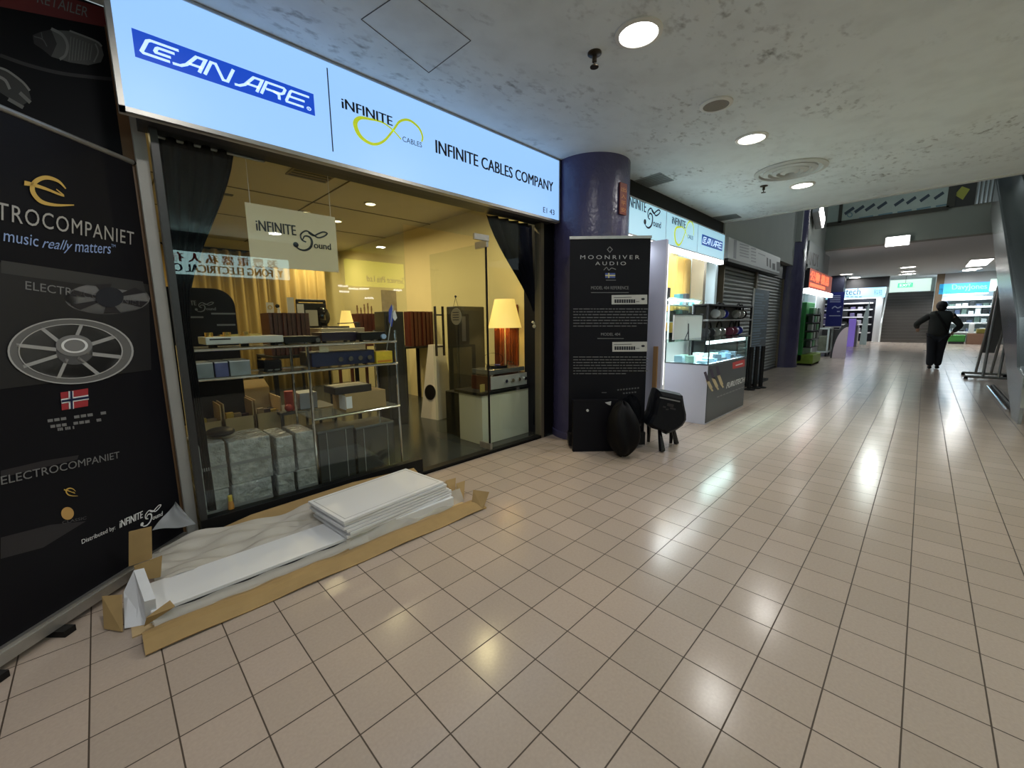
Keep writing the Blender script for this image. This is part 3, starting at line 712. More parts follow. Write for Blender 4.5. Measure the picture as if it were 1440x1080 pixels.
# tall grey black loudspeakers
def tallbox(label, px, y, dep, m, name='loudspeaker', cat='loudspeaker', drv=2):
    th, (x0,x1,y0,y1,a,b) = pbox(name, label, cat, px, y, dep, m, FLZ)
    MB().box(x0,x1,y0,y1,a,b,.008).build('cabinet', m, th)
    if drv:
        MB().box(x0+.03,x1-.03,y0-.012,y0,a+.1,b-.05,.004).build('grille', mat('grille_black', (.02,.021,.018), .8, noise=.3, nscale=50), th)
    return th, (x0,x1,y0,y1,a,b)
th, (x0,x1,y0,y1,a,b) = tallbox('tall black loudspeaker beside the white pennant in the shop', (543,438,570,545), 4.55, .25, mat('olive_black', (.028,.028,.020), .45))
o = thing('framed_print', 'small pale print standing on the tall black loudspeaker', 'picture', ((x0+x1)/2, 4.7, b))
MB().box(x0+.06,x1-.0,4.7,4.71,b,b+.26).build('sheet', mat('faded_print', (.55,.44,.28), .6, noise=.35, nscale=14), o)
table('dark side table carrying the red-brown slatted panel', 3.25, 3.84, 5.55, 6.1, .92, BLACK)
slatbox('red-brown slatted panel standing behind the glass door handles', (578,438,611,479), 5.6, .2, 6, .92)
# white pyramid speaker
f0 = [(2.97,4.72),(3.03,4.40),(3.38,4.47),(3.32,4.79)]
PZ = .99; cxm, cym = sum(p[0] for p in f0)/4, sum(p[1] for p in f0)/4
py = thing('pyramid_speaker', 'white tapering pyramid loudspeaker with a black woofer on the shop floor', 'loudspeaker', (cxm, cym, FLZ))
bot = [Vector((x,y,FLZ)) for x,y in f0]; top = [Vector((cxm+(x-cxm)*.42, cym+(y-cym)*.42, PZ)) for x,y in f0]
mb = MB(); V0 = [mb.bm.verts.new(p) for p in bot]; V1 = [mb.bm.verts.new(p) for p in top]
mb.bm.faces.new(V0[::-1]); mb.bm.faces.new(V1)
for i in range(4): mb.bm.faces.new((V0[i], V0[(i+1)%4], V1[(i+1)%4], V1[i]))
mb.build('cabinet', mat('white_lacquer', (.78,.74,.64), .3), py)
A, B = (bot[0]+bot[1])/2, (top[0]+top[1])/2
cpt = A+(B-A)*.36; uu = (bot[0]-bot[1]).normalized(); vv = (B-A).normalized(); nn = uu.cross(vv)
if nn.x > 0: nn = -nn
mb = MB(); mb.disc((0,0), .095, frame(cpt+nn*.004, uu, vv), 32); mb.build('woofer', BLACK, py)
mb = MB(); mb.ring((0,0), .095, .103, frame(cpt+nn*.005, uu, vv), 32); mb.build('woofer_ring', mat('grille_black'), py)
# dark leaning panel and round plate
th, (x0,x1,y0,y1,a,b) = tallbox('dark olive floor loudspeaker behind the round hanging plate', (642,431,682,545), 3.98, .18, mat('olive_black'))
mb = MB(); mb.box(x0+.08,x0+.14,y0-.014,y0-.012,b-.42,b-.12).build('faded_label', PMID, th)
f = on(0, DH)
c0 = f(643,445)
rp = thing('round_plate', 'round pale plate hanging on a hook on the open glass door', 'sign', tuple(c0))
MB().cyl((DH-.012,c0.y,c0.z),(DH-.018,c0.y,c0.z),.085,36).build('plate', mat('pale_plate', (.30,.29,.20), .5), rp)
MB().tube([(DH-.014,c0.y,c0.z+.19),(DH-.014,c0.y-.05,c0.z+.07)], .002,6).tube([(DH-.014,c0.y,c0.z+.19),(DH-.014,c0.y+.05,c0.z+.07)], .002,6).sph((DH-.014,c0.y,c0.z+.2),.012).build('cord', DARK, rp)
mb = MB()
for k in range(4): mb.box(DH-.0205,DH-.0185,c0.y-.05,c0.y+.05,c0.z+.036-.025*k,c0.z+.044-.025*k)
mb.build('text_line', DARK, rp)
# red diffuser panels and the lit lamp, white cabinet, amp, turntable on the right
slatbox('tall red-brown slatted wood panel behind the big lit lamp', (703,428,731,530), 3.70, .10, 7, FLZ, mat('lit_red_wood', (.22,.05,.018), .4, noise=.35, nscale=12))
MB()
cbx = (2.98, 3.40, 3.10, 3.62)
x0,x1,a,b = rect(678,547,744,606,1,3.12)
cbz = b
wc = thing('white_cabinet', 'white low cabinet with a black top under the silver amplifier', 'cabinet', ((x0+x1)/2, 3.3, FLZ))
MB().box(x0,x1,3.12,3.50,FLZ,cbz-.03,.004).build('body', mat('white_cab', (.68,.66,.52), .4), wc)
MB().box(x0-.03,x1+.02,3.10,3.54,cbz-.03,cbz,.003).build('top', BLACK, wc)
th, (xa,xb,y0,y1,a,b) = pbox('black_cabinet', 'black box standing left of the white cabinet', 'cabinet', (650,551,678,606), 3.5, .3, BLACK, FLZ)
MB().box(xa,xb,y0,y1,a,b,.006).build('body', BLACK, th); MB().box(xa+.01,xb-.01,y0-.004,y0,a+.03,b-.03).build('front', DARK, th)
x2,x3,a,b = rect(690,527,741,545,1,3.14)
th = thing('amplifier', 'silver amplifier with a row of knobs on the white cabinet', 'amplifier', ((x2+x3)/2,3.28,cbz))
MB().box(x2,x3,3.15,3.44,cbz+.01,b,.003).build('case', WOOD, th); MB().box(x2,x3,3.14,3.15,cbz+.01,b,.002).build('front_panel', SILVER, th)
MB().box(x2-.012,x2,3.14,3.44,cbz+.0,b+.004).box(x3,x3+.012,3.14,3.44,cbz,b+.004).build('wood_cheek', WOOD, th)
for k in range(4):
    kx = x2+(x3-x2)*(.38+.18*k); MB().cyl((kx,3.115,(cbz+b)/2+.01),(kx,3.14,(cbz+b)/2+.01),.02,16).build('knob', CHROME, th)
tz = b
tt = thing('turntable', 'record player with a tilted clear lid on the silver amplifier', 'turntable', ((x2+x3)/2,3.3,tz))
MB().box(x2-.0,x3-.02,3.16,3.44,tz+.02,tz+.07,.004).build('plinth', mat('smoky_acrylic', (.12,.12,.11), .12), tt)
for u in (.1,.85):
    for y in (3.19,3.41): MB().cyl((x2+(x3-x2)*u,y,tz),(x2+(x3-x2)*u,y,tz+.02),.018,12).build('foot', CHROME, tt)
MB().cyl(((x2+x3)/2-.03,3.30,tz+.07),((x2+x3)/2-.03,3.30,tz+.10),.12,40).build('platter', BLACKG, tt)
MB().cyl(((x2+x3)/2-.03,3.30,tz+.10),((x2+x3)/2-.03,3.30,tz+.104),.035,24).build('record_label', mat('blue_label', (.05,.06,.3), .4), tt)
MB().tube([(x3-.05,3.40,tz+.07),(x3-.05,3.40,tz+.12),(x3-.11,3.24,tz+.112)], .006).build('tonearm', CHROME, tt)
mb = MB(); mb.ring((0,0), .150, .158, frame(((x2+x3)/2-.04,3.36,tz+.16), (1,0,0.05), (0,.25,.55)), 40, .75); mb.build('lid_rim', mat('dark_acrylic', (.03,.03,.03), .1), tt)
th, (xa,xb,y0,y1,a,b) = pbox('small_card', 'small gold-framed card left of the silver amplifier', 'card', (675,517,687,528), 3.16, .01, GOLD, cbz+.001)
MB().box(max(xa,x0-.025),max(xa,x0-.025)+.06,y0,y1,cbz,cbz+.08).build('card', mat('gold_card', (.5,.36,.10), .5), th)
lamp('big lit cream lamp behind the record player in the shop window', ((699,421,724),(689,461,731)), 3.61, CREAM, cbz, 5.0)
table('black side stand behind the white cabinet carrying the big lamp', P(690,500,1,3.6).x-.02, P(690,500,1,3.6).x+.34, 3.52, 3.69, cbz, BLACK, 'lamp_stand')

# ---- shop ceiling lamps and vent
k = 0
for (px, py_, lb) in ((521,288,'nearest round downlight in the shop ceiling'), (474,312,'round downlight in the shop ceiling behind the nearest'), (428,300,'round shop ceiling downlight seen above the hanging sign'), (512,352,'farthest round downlight in the shop ceiling')):
    p = P(px, py_, 2, SHC-.02); p.y = min(p.y, 8.5); p.x = min(p.x, 3.05)
    th = thing('shop_downlight', lb, 'ceiling light', (p.x,p.y,SHC))
    MB().lathe([(.075,SHC),(.075,SHC-.014),(.06,SHC-.016),(.06,SHC)], (p.x,p.y,0), 24).build('trim_ring', WHITE, th, smooth=True)
    MB().cyl((p.x,p.y,SHC-.014),(p.x,p.y,SHC-.002),.058,24).build('lens', LAMPW, th)
    bulb(th, (p.x,p.y,SHC-.022), SH_W, SH_C, .11)
for (x,y,lb) in ((.3,4.6,'round shop downlight above the window left end'), (3.0,3.5,'round shop downlight above the white cabinet'), (1.2,6.6,'round shop downlight near the gold curtain')):
    th = thing('shop_downlight', lb, 'ceiling light', (x,y,SHC))
    MB().lathe([(.075,SHC),(.075,SHC-.014),(.06,SHC-.016),(.06,SHC)], (x,y,0), 24).build('trim_ring', WHITE, th, smooth=True)
    MB().cyl((x,y,SHC-.014),(x,y,SHC-.002),.058,24).build('lens', LAMPW, th)
    bulb(th, (x,y,SHC-.022), SH_W, SH_C, .11)
for (px, py_, lb) in ((348,219,'dark pair of small slots in the shop ceiling above the hanging sign'),(306,271,'dark pair of small slots in the shop ceiling near the left curtain'),(540,262,'dark pair of small slots in the shop ceiling near the window seam')):
    p = P(px, py_, 2, SHC)
    th = thing('ceiling_slot', lb, 'vent', (p.x,p.y,SHC))
    for d in (-.10,.10): MB().box(p.x+d-.05,p.x+d+.05,p.y-.04,p.y+.04,SHC-.006,SHC).build('slot', DARK, th)
p = P(440,245,2,SHC-.01)
th = thing('shop_air_vent', 'dark square air vent in the shop ceiling', 'vent', (p.x,p.y,SHC))
MB().box(p.x-.2,p.x+.2,p.y-.2,p.y+.2,SHC-.01,SHC).build('frame', mat('vent_brown', (.2,.16,.09), .7), th)
mb = MB()
for k in range(5): mb.box(p.x-.18,p.x+.18,p.y-.16+.075*k,p.y-.13+.075*k,SHC-.015,SHC-.009)
mb.build('louvre', DARK, th)

# ================================================================== LEFT BANNERS
# black wall poster behind
f = on(1, 3.10); PO = Vector((0,-.003,0))
ps = thing('wall_poster', 'tall black RETAILER poster with plug connectors at the photo top left', 'poster', (-.3, 3.1, 1.0))
xr = f(168,140).x
MB().box(-1.0, xr, 3.10, 3.115, .9, CE-.005).build('sheet', BLACKP, ps)
def poly(mb, f, pts, off): return mb.face([f(*p)+off for p in pts])
def visz(p): return Vector((p.x, p.y, min(p.z, CE-.008)))
mb = MB(); q = [f(-60,-48), f(152,6), f(156,40), f(-60,-2)]
mb.face([visz(p)+PO for p in q]); mb.build('red_header', mat('print_dark_red', (.16,.015,.018), .45), ps)
mb = MB(); text_px(mb, f, 'RETAILER', (52,4), (123,25), (54,-10), off=PO*1.6); mb.build('poster_lettering', PGREY, ps)
q_ = lambda u, v: f(u, v)+PO
q2 = lambda u, v: f(u, v)+PO*1.6
q3 = lambda u, v: f(u, v)+PO*2.2
BAR = mat('print_barrel', (.10,.10,.10), .5); EDGE = mat('print_edge', (.24,.24,.24), .5)
mb = MB(); poly(mb, f, [(70,42),(98,44),(134,58),(143,66),(146,78),(142,88),(124,92),(98,88),(72,80),(80,62)], PO); mb.build('plug_barrel', BAR, ps)
mb = MB(); mb.stroke(smoothpts([(72,41),(88,50),(95,64),(92,78),(84,84)],5), 4, q2); mb.stroke(smoothpts([(98,44),(134,58),(143,66)],4), 2.5, q2); mb.stroke(smoothpts([(134,62),(138,74),(132,88)],4), 2, q2); mb.build('barrel_edge', EDGE, ps)
mb = MB()
for k in range(8): mb.stroke([(100+4.2*k,52+1.6*k),(97+4.2*k,86-.1*k)], .8, q2)
mb.build('barrel_knurl', EDGE, ps)
mb = MB(); poly(mb, f, [(46,50),(58,45),(72,42),(80,62),(72,80),(60,70),(48,62)], PO*1.2); mb.build('plug_body', PDIM, ps)
mb = MB(); mb.stroke(smoothpts([(48,52),(60,56),(66,66)],4), 1.5, q2); mb.stroke([(58,46),(60,56)], 1.2, q2); mb.build('body_edge', PMID, ps)
mb = MB(); poly(mb, f, [(0,98),(10,100),(30,116),(40,126),(44,140),(30,150),(0,130)], PO); mb.build('plug_body', mat('print_body_dark', (.03,.03,.032), .5), ps)
mb = MB(); mb.stroke(smoothpts([(0,96),(12,101),(32,116),(42,128)],5), 3, q2); mb.stroke(smoothpts([(-2,108),(8,114),(14,126)],4), 4, q2); mb.build('body_edge', EDGE, ps)
for (a, b_) in (((12,140),(33,152)),((28,131),(43,145))):
    mb = MB(); mb.stroke([a, b_], 5, q3); mb.build('plug_pin', mat('print_pin', (.17,.17,.17), .5), ps)
mb = MB(); mb.stroke(smoothpts([(0,78),(40,92),(90,104),(160,112)],5), 5, lambda u, v: f(u, v)+PO); mb.build('cable_print', PDIM, ps)

# ELECTROCOMPANIET roll-up banner
SC = .965
bn = Vector((.7071,-.7071,0))
Abase = Vector((-.235*SC, 2.605*SC, 0))
bdir = Vector((math.cos(R(43.9)), math.sin(R(43.9)), 0)); bn = Vector((bdir.y, -bdir.x, 0))
f = onplane(bn, Abase)
def along(px, py_): return (f(px, py_)-Abase).dot(bdir)
s1 = (along(243,730)+along(200,235))/2; s0 = s1-1.02
zt = f(200,235).z; zb = .075
rb = thing('rollup_banner', 'black roll-up banner with a turntable print at the photo left edge', 'banner', tuple(Abase+bdir*((s0+s1)/2)))
def bp(s, z, d=0.0): v = Abase+bdir*s+bn*d; return Vector((v.x, v.y, z))
MB().slab([bp(s0,zb),bp(s1,zb),bp(s1,zt),bp(s0,zt)], -bn*.003).build('graphic_panel', BLACKP, rb)
panel = rb.children[0]
MB().cyl(bp(s0-.005,zt+.004),bp(s1+.005,zt+.004),.012,14).build('top_rail', ALU, rb)
MB().sph(bp(s1+.008,zt+.004),.013).build('end_cap', BLACK, rb)
mb = MB(); mb.slab([bp(s0,.028,.03),bp(s1,.028,.03),bp(s1,.028,-.06),bp(s0,.028,-.06)], (0,0,.045)); mb.slab([bp(s0,.073,.02),bp(s1,.073,.02),bp(s1,.073,-.045),bp(s0,.073,-.045)], (0,0,.012)); mb.build('base_cassette', ALU, rb)
for s in (s0+.10, along(78,905)):
    mb = MB(); c0 = bp(s,0); mb.slab([bp(s-.022,.001,.075),bp(s+.022,.001,.075),bp(s+.022,.001,-.12),bp(s-.022,.001,-.12)], (0,0,.026)); mb.build('foot', BLACK, rb)
MB().cyl(bp((s0+s1)/2,.13,-.02),bp((s0+s1)/2,zt,-.015),.008,10).build('support_pole', ALU, rb)
PO = bn*.003
g = lambda u, v: f(u, v)+PO
g2 = lambda u, v: f(u, v)+PO*1.7
g3 = lambda u, v: f(u, v)+PO*2.4
def T(mb, t, BL, BR, TL, **k): return put_text(mb, t, g2(*BL), g2(*BR), g2(*TL), **k)
mb = MB(); T(mb, 'ELECTROCOMPANIET', (-92,292), (187,345), (-92,264), space=1.12); mb.build('banner_lettering', mat('print_silver', (.42,.41,.39), .5), panel)
mb = MB(); T(mb, 'music', (3,339), (52,347), (4,323)); T(mb, 'really', (57,353), (99,357), (59,334), shear=.3); T(mb, 'matters', (104,354), (154,357), (105,341)); T(mb, 'TM', (155,347), (161,348), (155,343)); mb.build('tagline_lettering', PBLUE, panel)
def gold_e(px, py_, s):
    mb = MB(); q = lambda u, v: g2(px+u*s, py_+v*s+u*s*.08)
    pts = smoothpts([(-.55,-.05),(-.3,-.02),(.1,.08),(.55,.22),(.35,.05)],5); mb.stroke(pts, [.02+.12*s_/len(pts) for s_ in range(len(pts))][::-1], q)
    pts = smoothpts([(.62,.02),(.4,-.18),(.05,-.25),(-.25,-.1),(-.32,.15),(-.1,.42),(.3,.5),(.85,.46)],6); n = len(pts)
    mb.stroke(pts, [.03+.11*math.sin(math.pi*i/(n-1)) for i in range(n)], q); mb.build('gold_mark', GOLD, panel)
gold_e(60,262,50); gold_e(96,690,14)
# printed picture of the turntable
mb = MB(); poly(mb, f, [(-5,368),(208,400),(212,520),(-5,548)], PO); mb.build('picture_ground', mat('print_charcoal', (.011,.011,.013), .5), panel)
mb = MB(); poly(mb, f, [(0,366),(200,396),(204,412),(0,384)], PO*1.3); mb.build('picture_sky', mat('print_band', (.035,.035,.036), .5), panel)
mb = MB(); T(mb, 'ELECTROCOMPANIET', (34,407), (198,430), (34,395)); mb.build('picture_lettering', PGREY, panel)
mb = MB(); mb.disc((150,420), 60, g, 30, 22); mb.build('far_platter', PGREY, panel)
mb = MB(); mb.disc((152,418), 20, g3, 24, 14); mb.build('far_hub', INK, panel)
mb = MB()
for a in range(6):
    t = a*math.pi/3+.2; mb.face([g2(150,420), g2(150+58*math.cos(t),420+21*math.sin(t)), g2(150+58*math.cos(t+.42),420+21*math.sin(t+.42))])
mb.build('far_gap', PDIM, panel)
mb = MB(); mb.disc((97,494), 76, g, 40, 39); mb.build('platter_plate', mat('print_plate', (.12,.12,.12), .5), panel)
mb = MB(); mb.ring((97,494), 74, 88, g2, 48, .52); mb.build('platter_rim', mat('print_rim', (.14,.14,.14), .5), panel)
mb = MB(); mb.ring((97,494), 86, 89, g3, 48, .52); mb.ring((97,494), 72, 74, g3, 48, .52)
mb.build('rim_highlight', mat('print_rim_light', (.42,.42,.42), .5), panel)
mb = MB()
for a in range(8):
    t = a*math.pi/4+.22; mb.stroke([(97+20*math.cos(t),494+11*math.sin(t)),(97+78*math.cos(t),494+40*math.sin(t))], 5, g2)
mb.build('spoke_print', mat('print_spoke', (.36,.36,.36), .5), panel)
mb = MB(); mb.disc((103,496), 26, g2, 30, 17); mb.build('hub_shadow', PMID, panel)
mb = MB(); mb.disc((102,486), 26, g3, 30, 15); mb.build('hub_print', PGREY, panel)
mb = MB(); mb.ring((102,486), 15, 19, lambda u, v: f(u, v)+PO*3, 30, .55); mb.build('hub_ring', PWHITE, panel)
# flag of Norway
mb = MB(); poly(mb, f, [(84,552),(123,546),(123,571),(86,577)], PO); mb.build('flag_print', mat('print_red', (.38,.03,.04), .5), panel)
mb = MB(); mb.stroke([(98,550),(99,575)], 7, g2); mb.stroke([(84.5,564.5),(123,558.5)], 6.5, g2); mb.build('flag_cross', PWHITE, panel)
mb = MB(); mb.stroke([(98,550),(99,575)], 3, g3); mb.stroke([(84.5,564.5),(123,558.5)], 3, g3); mb.build('flag_cross_blue', NAVY, panel)
mb = MB()
for (xa,ya,xb,yb) in ((66,592,150,580),(70,600,143,590),(80,604,104,601)):
    for k in range(9):
        if k % 4 == 3: continue
        t0, t1 = k/9, (k+.8)/9; mb.stroke([(xa+(xb-xa)*t0, ya+(yb-ya)*t0),(xa+(xb-xa)*t1, ya+(yb-ya)*t1)], 4, g)
mb.build('text_line', PGREY, panel)
mb = MB(); T(mb, 'ELECTROCOMPANIET', (0,682), (167,644), (-1,670)); mb.build('lower_lettering', PGREY, panel)
mb = MB(); mb.disc((94,722), 9, g, 20, 9); mb.build('gold_medal', mat('print_copper', (.55,.32,.10), .5), panel)
mb = MB(); T(mb, 'CLASSIC', (86,737), (120,730), (86,733)); mb.build('small_lettering', PMID, panel)
mb = MB(); T(mb, 'Distributed by:', (114,767), (161,746), (113,759)); mb.build('distributor_lettering', PWHITE, panel)
O = g2(167,742); U = (g2(199,727.5)-O)/2.0; V = (g2(167,732)-O)/.55
sound_logo(lambda u, v: O+U*u+V*(v-.75), PWHITE, panel)
mb = MB(); poly(mb, f, [(0,756),(70,738),(120,733),(60,770),(0,786)], PO*.8); mb.build('floor_glow_print', PDIM, panel)
mb = MB(); poly(mb, f, [(0,662),(60,648),(110,640),(108,646),(0,672)], PO*.8); mb.build('edge_glow_print', PDIM, panel)

# ================================================================== CARTON ON THE FLOOR
ct = thing('flat_carton', 'long opened brown cardboard carton on the floor before the shop window', 'carton', (.85, 2.35, 0))
TY0, TY1, TX0, TX1 = 2.19, 2.60, -.04, 1.70
MB().box(TX0,TX1,TY0,TY1,.001,.007).build('bottom', CARDL, ct)
mb = MB(); nfl = lambda u, v: Vector((-.01+1.77*u, TY0-(TY0-2.02)*v, .010+.035*math.sin(min(1,v*1.0)*math.pi)*(1-.3*u)+.004*math.sin(u*22)))
mb.grid(nfl, 30, 6); o = mb.build('near_flap', CARD, ct); o.modifiers.new('thickness','SOLIDIFY').thickness = .006
mb = MB(); mb.slab([(.22,TY1,.005),(TX1,TY1,.005),(TX1,2.84,.10),(1.2,2.86,.12),(.55,2.86,.10),(.28,2.84,.06)], (0,.003,.005)); mb.build('back_flap', CARD, ct)
f = on(2, .02)
def cflap(px, zs, name='end_flap', m=CARD):
    pts = [P(x, y, 2, z) for (x, y), z in zip(px, zs)]
    e1, e2 = pts[1]-pts[0], pts[-1]-pts[0]; n = e1.cross(e2).normalized()*.005
    MB().slab(pts, n).build(name, m, ct)
def vflap(px, y, name='end_flap'):
    pts = [P(x, yy, 1, y) for x, yy in px]; zl = min(p.z for p in pts)
    MB().slab([Vector((p.x, p.y, max(.004, p.z))) for p in pts], (.006,.004,0)).build(name, CARD, ct)
vflap([(181,797),(212,786),(211,741),(181,748)], 2.615)
vflap([(194,817),(224,812),(226,782),(188,796)], 2.50)
cflap([(148,884),(173,888),(172,836),(145,838)], [.005,.005,.11,.11])
cflap([(203,880),(246,852),(239,844),(206,868)], [.03,.085,.105,.07])
cflap([(663,713),(679,717),(688,692),(666,689)], [.005,.005,.10,.10])
cflap([(640,704),(652,704),(654,676),(642,680)], [.005,.005,.10,.10])
cflap([(626,697),(640,700),(641,672),(627,676)], [.005,.005,.10,.10])
# foam end piece
th = thing('foam_end', 'white foam end piece at the left end of the carton', 'packing foam', tuple(P(190,885,2,.0)))
pts = [P(175,884,2,.008), P(206,878,2,.008), P(203,846,2,.13), P(188,802,2,.17), P(174,832,2,.10)]
MB().slab(pts, Vector((.035,-.01,0))).build('foam', mat('white_foam', (.74,.76,.80), .6, noise=.08, nscale=12), th)
# long board
BT = .075
q = [P(211,856,2,BT), P(464.5,767,2,BT), P(435,739,2,BT), P(207,822,2,BT)]
bx0 = q[0].x; by0, by1 = 2.205, 2.475
lb = thing('white_board', 'long flat white board lying in the opened carton', 'board', (.85, 2.34, .007))
MB().box(bx0, 1.62, by0, by1, .012, BT, .003).build('panel', mat('white_laminate', (.76,.77,.79), .4), lb)
MB().box(bx0, .86, by0-.003, by0, .045, BT-.016).build('dark_edge', INK, lb)
# board stack
WB = mat('white_laminate')
zc = BT+.001
for k in range(6):
    dx = .85-.010*k+.008*((k*5)%3); th_ = .0195
    names6 = ['lowest','second lowest','third from the bottom','third from the top','second from the top','topmost']
    t = thing('shelf_board', '%s of the short white panels stacked on the long board' % names6[k], 'panel', (dx+.38, 2.43, zc), 0, 'white panels stacked in the carton')
    M = Matrix.Translation((dx+.38, 2.425, 0)) @ Matrix.Rotation(R(4.0+.5*((k*3)%4)), 4, 'Z')
    hl = .385-.004*k
    MB().box(-hl,hl,-.215,.215,zc,zc+th_-.0035,.0015,M).build('panel_body', WB, t)
    if k == 5:
        mb = MB(); zt_ = zc+th_-.0035
        mb.box(-hl+.02,hl-.02,-.19,-.185,zt_,zt_+.001,0,M).box(-hl+.02,hl-.02,.185,.19,zt_,zt_+.001,0,M).box(-hl+.02,-hl+.025,-.19,.19,zt_,zt_+.001,0,M).box(hl-.025,hl-.02,-.19,.19,zt_,zt_+.001,0,M)
        mb.build('routed_border', LGREY, t)
    zc += th_
# film sheets
fl_ = thing('plastic_film', 'crumpled translucent plastic film over the back of the carton', 'plastic film', (.4, 2.65, .02))
def filmf(u, v):
    x = .06+.80*u; y = 2.46+.36*v*(1-.25*u)
    return Vector((x, y, .055+.05*v+.014*math.sin(9*u+5*v)+.010*math.sin(17*u-9*v)+.008*math.sin(31*v+4*u)))
mb = MB(); mb.grid(filmf, 60, 24); mb.build('sheet', mat('paper_film', (.50,.47,.42), .45, noise=.06, alpha=.93), fl_, smooth=True)
f2 = thing('plastic_film', 'loose clear film hanging from the right side of the panel stack', 'plastic film', (1.4, 2.2, .01))
def filmr(u, v): return Vector((0.86+.86*u, 2.205-.045*v+.05*u+.008*math.sin(14*u), .095-.085*v+.004*math.sin(23*u+6*v)))
mb = MB(); mb.grid(filmr, 40, 10); mb.build('sheet', FILM, f2, smooth=True)
f3 = thing('plastic_film', 'grey plastic corner sheet standing against the window post', 'plastic film', (.15, 2.75, .02))
pts = [P(214,746,1,2.70), P(276,738,1,2.86), P(247,706,1,2.88)]
mb = MB()
def tri(u, v):
    a = pts[0]+(pts[1]-pts[0])*u; return a+(pts[2]-a)*v+Vector((0,.012*math.sin(8*u+6*v),0))
mb.grid(tri, 14, 10); mb.build('sheet', FILMG, f3, smooth=True)
f4 = thing('plastic_film', 'thin clear film strip between the long board and the near flap', 'plastic film', (.4, 2.19, .01))
mb = MB(); mb.grid(lambda u, v: Vector((.03+.95*u, 2.195-.028*v, .06-.035*v+.004*math.sin(30*u))), 40, 4); mb.build('sheet', FILM, f4, smooth=True)

# ================================================================== MOONRIVER BANNER AND BLACK OBJECTS
fh = Vector((FW.x, FW.y, 0)).normalized()
f = onplane(fh, (3.30,2.44,0))
a, b_ = f(801,400), f(913,400); c0 = (a+b_)/2
mr = thing('rollup_banner', 'black roll-up banner full of small text before the purple pillar', 'banner', (c0.x,c0.y,0))
rdir = Vector((fh.y,-fh.x,0)); wid = (b_-a).dot(rdir); O = Vector((a.x,a.y,0))
zt = f(856,336).z; zb = .16
def mp_(s, z, d=0.0): v = O+rdir*s-fh*d; return Vector((v.x,v.y,z))
MB().slab([mp_(0,zb),mp_(wid,zb),mp_(wid,zt),mp_(0,zt)], fh*.003).build('graphic_panel', BLACKP, mr)
mp = mr.children[0]
MB().box(0,0.001,0,.001,0,.001)
MB().slab([mp_(-.005,zt,.012),mp_(wid+.005,zt,.012),mp_(wid+.005,zt,-.015),mp_(-.005,zt,-.015)], (0,0,.026)).build('top_rail', ALU, mr)
mb = MB(); mb.slab([mp_(-.0,.03,.05),mp_(wid,.03,.05),mp_(wid,.03,-.06),mp_(0,.03,-.06)], (0,0,.13)); mb.build('base_cassette', BLACK, mr)
for s in (.15, wid-.15):
    MB().slab([mp_(s-.03,.001,.07),mp_(s+.03,.001,.07),mp_(s+.03,.001,-.12),mp_(s-.03,.001,-.12)], (0,0,.029)).build('foot', DARK, mr)
PO = -fh*.003
g = lambda u, v: f(u, v)+PO
g2 = lambda u, v: f(u, v)+PO*1.7
mb = MB(); T(mb, 'MOONRIVER', (816,364.5), (899,364.5), (816,359), space=1.5); T(mb, 'AUDIO', (837,373), (880,373), (837,368), space=1.5); mb.build('banner_lettering', mat('print_light', (.42,.42,.43), .5), mp)
mb = MB(); mb.stroke([(857.5,347),(861,351),(857.5,355),(854,351),(857.5,347)], 1.0, g); mb.stroke(smoothpts([(849,380),(853,376),(856,380),(860,377),(866,379)],4), .9, g)
mb.build('diamond_mark', PGREY, mp)
mb = MB(); poly(mb, f, [(851,384),(865,384),(865,391),(851,391)], PO); mb.build('flag_print', mat('flag_blue', (.06,.10,.34), .5), mp)
mb = MB(); mb.stroke([(856,384),(856,391)], 1.6, g2); mb.stroke([(851,387.5),(865,387.5)], 1.6, g2); mb.build('flag_cross', mat('flag_yellow', (.65,.6,.25), .5), mp)
mb = MB(); T(mb, 'MODEL 404 REFERENCE', (831,407), (884,407), (831,402.5)); T(mb, 'MODEL 404', (845,472), (872,472), (845,468)); mb.build('model_lettering', PGREY, mp)
mb = MB()
for (x0,y0,x1,n) in ((824,395,0,0),): pass
def lines(y0, n, dy, last):
    for k in range(n):
        xa, xe = 806, (911 if k < n-1 else last); x = xa
        while x < xe-2:
            l = random.choice((3,5,7,9)); e = min(x+l, xe); mb.stroke([(x,y0+k*dy),(e,y0+k*dy)], 1.1, g); x = e+1.2
lines(434.5, 7, 4.0, 895); lines(502, 7, 3.9, 880)
for (xa, ya, xb) in ((831,411.5,884),(840,476,877),(852,394,866)): mb.stroke([(xa,ya),(xb,ya)], .9, g)
mb.build('text_line', mat('print_text', (.14,.14,.145), .5), mp)
for (x0,y0,x1,y1) in ((860,415,910,428),(861,481,910,494.5)):
    mb = MB(); poly(mb, f, [(x0,y0),(x1,y0-.6),(x1,y1-.3),(x0,y1)], PO); mb.build('product_photo', mat('print_pale', (.48,.48,.46), .5), mp)
mb = MB()
for (oy,rows) in ((0,1),(66,1)):
    for k in range(9): poly(mb, f, [(864+k*3.3,421+oy),(866.6+k*3.3,421+oy),(866.6+k*3.3,426+oy),(864+k*3.3,426+oy)], PO*1.6)
    mb.disc((904,420.5+oy), 2.6, g2, 14, 1.6); mb.stroke([(863,418.5+oy),(888,418+oy)], .7, g2); mb.stroke([(894,424+oy),(899,424+oy)], .7, g2)
mb.build('product_detail', INK, mp)
mb = MB()
for k in range(8): mb.stroke([(868+k*4,548.5-.4*k),(870.5+k*4,548-.4*k)], 2, g)
for k in range(5): mb.stroke([(876+k*4,553-.4*k),(878.5+k*4,553-.4*k)], 2, g)
mb.stroke([(846,552),(853,552)], 1.2, g); mb.stroke([(880,559),(887,558.5)], 1.6, g)
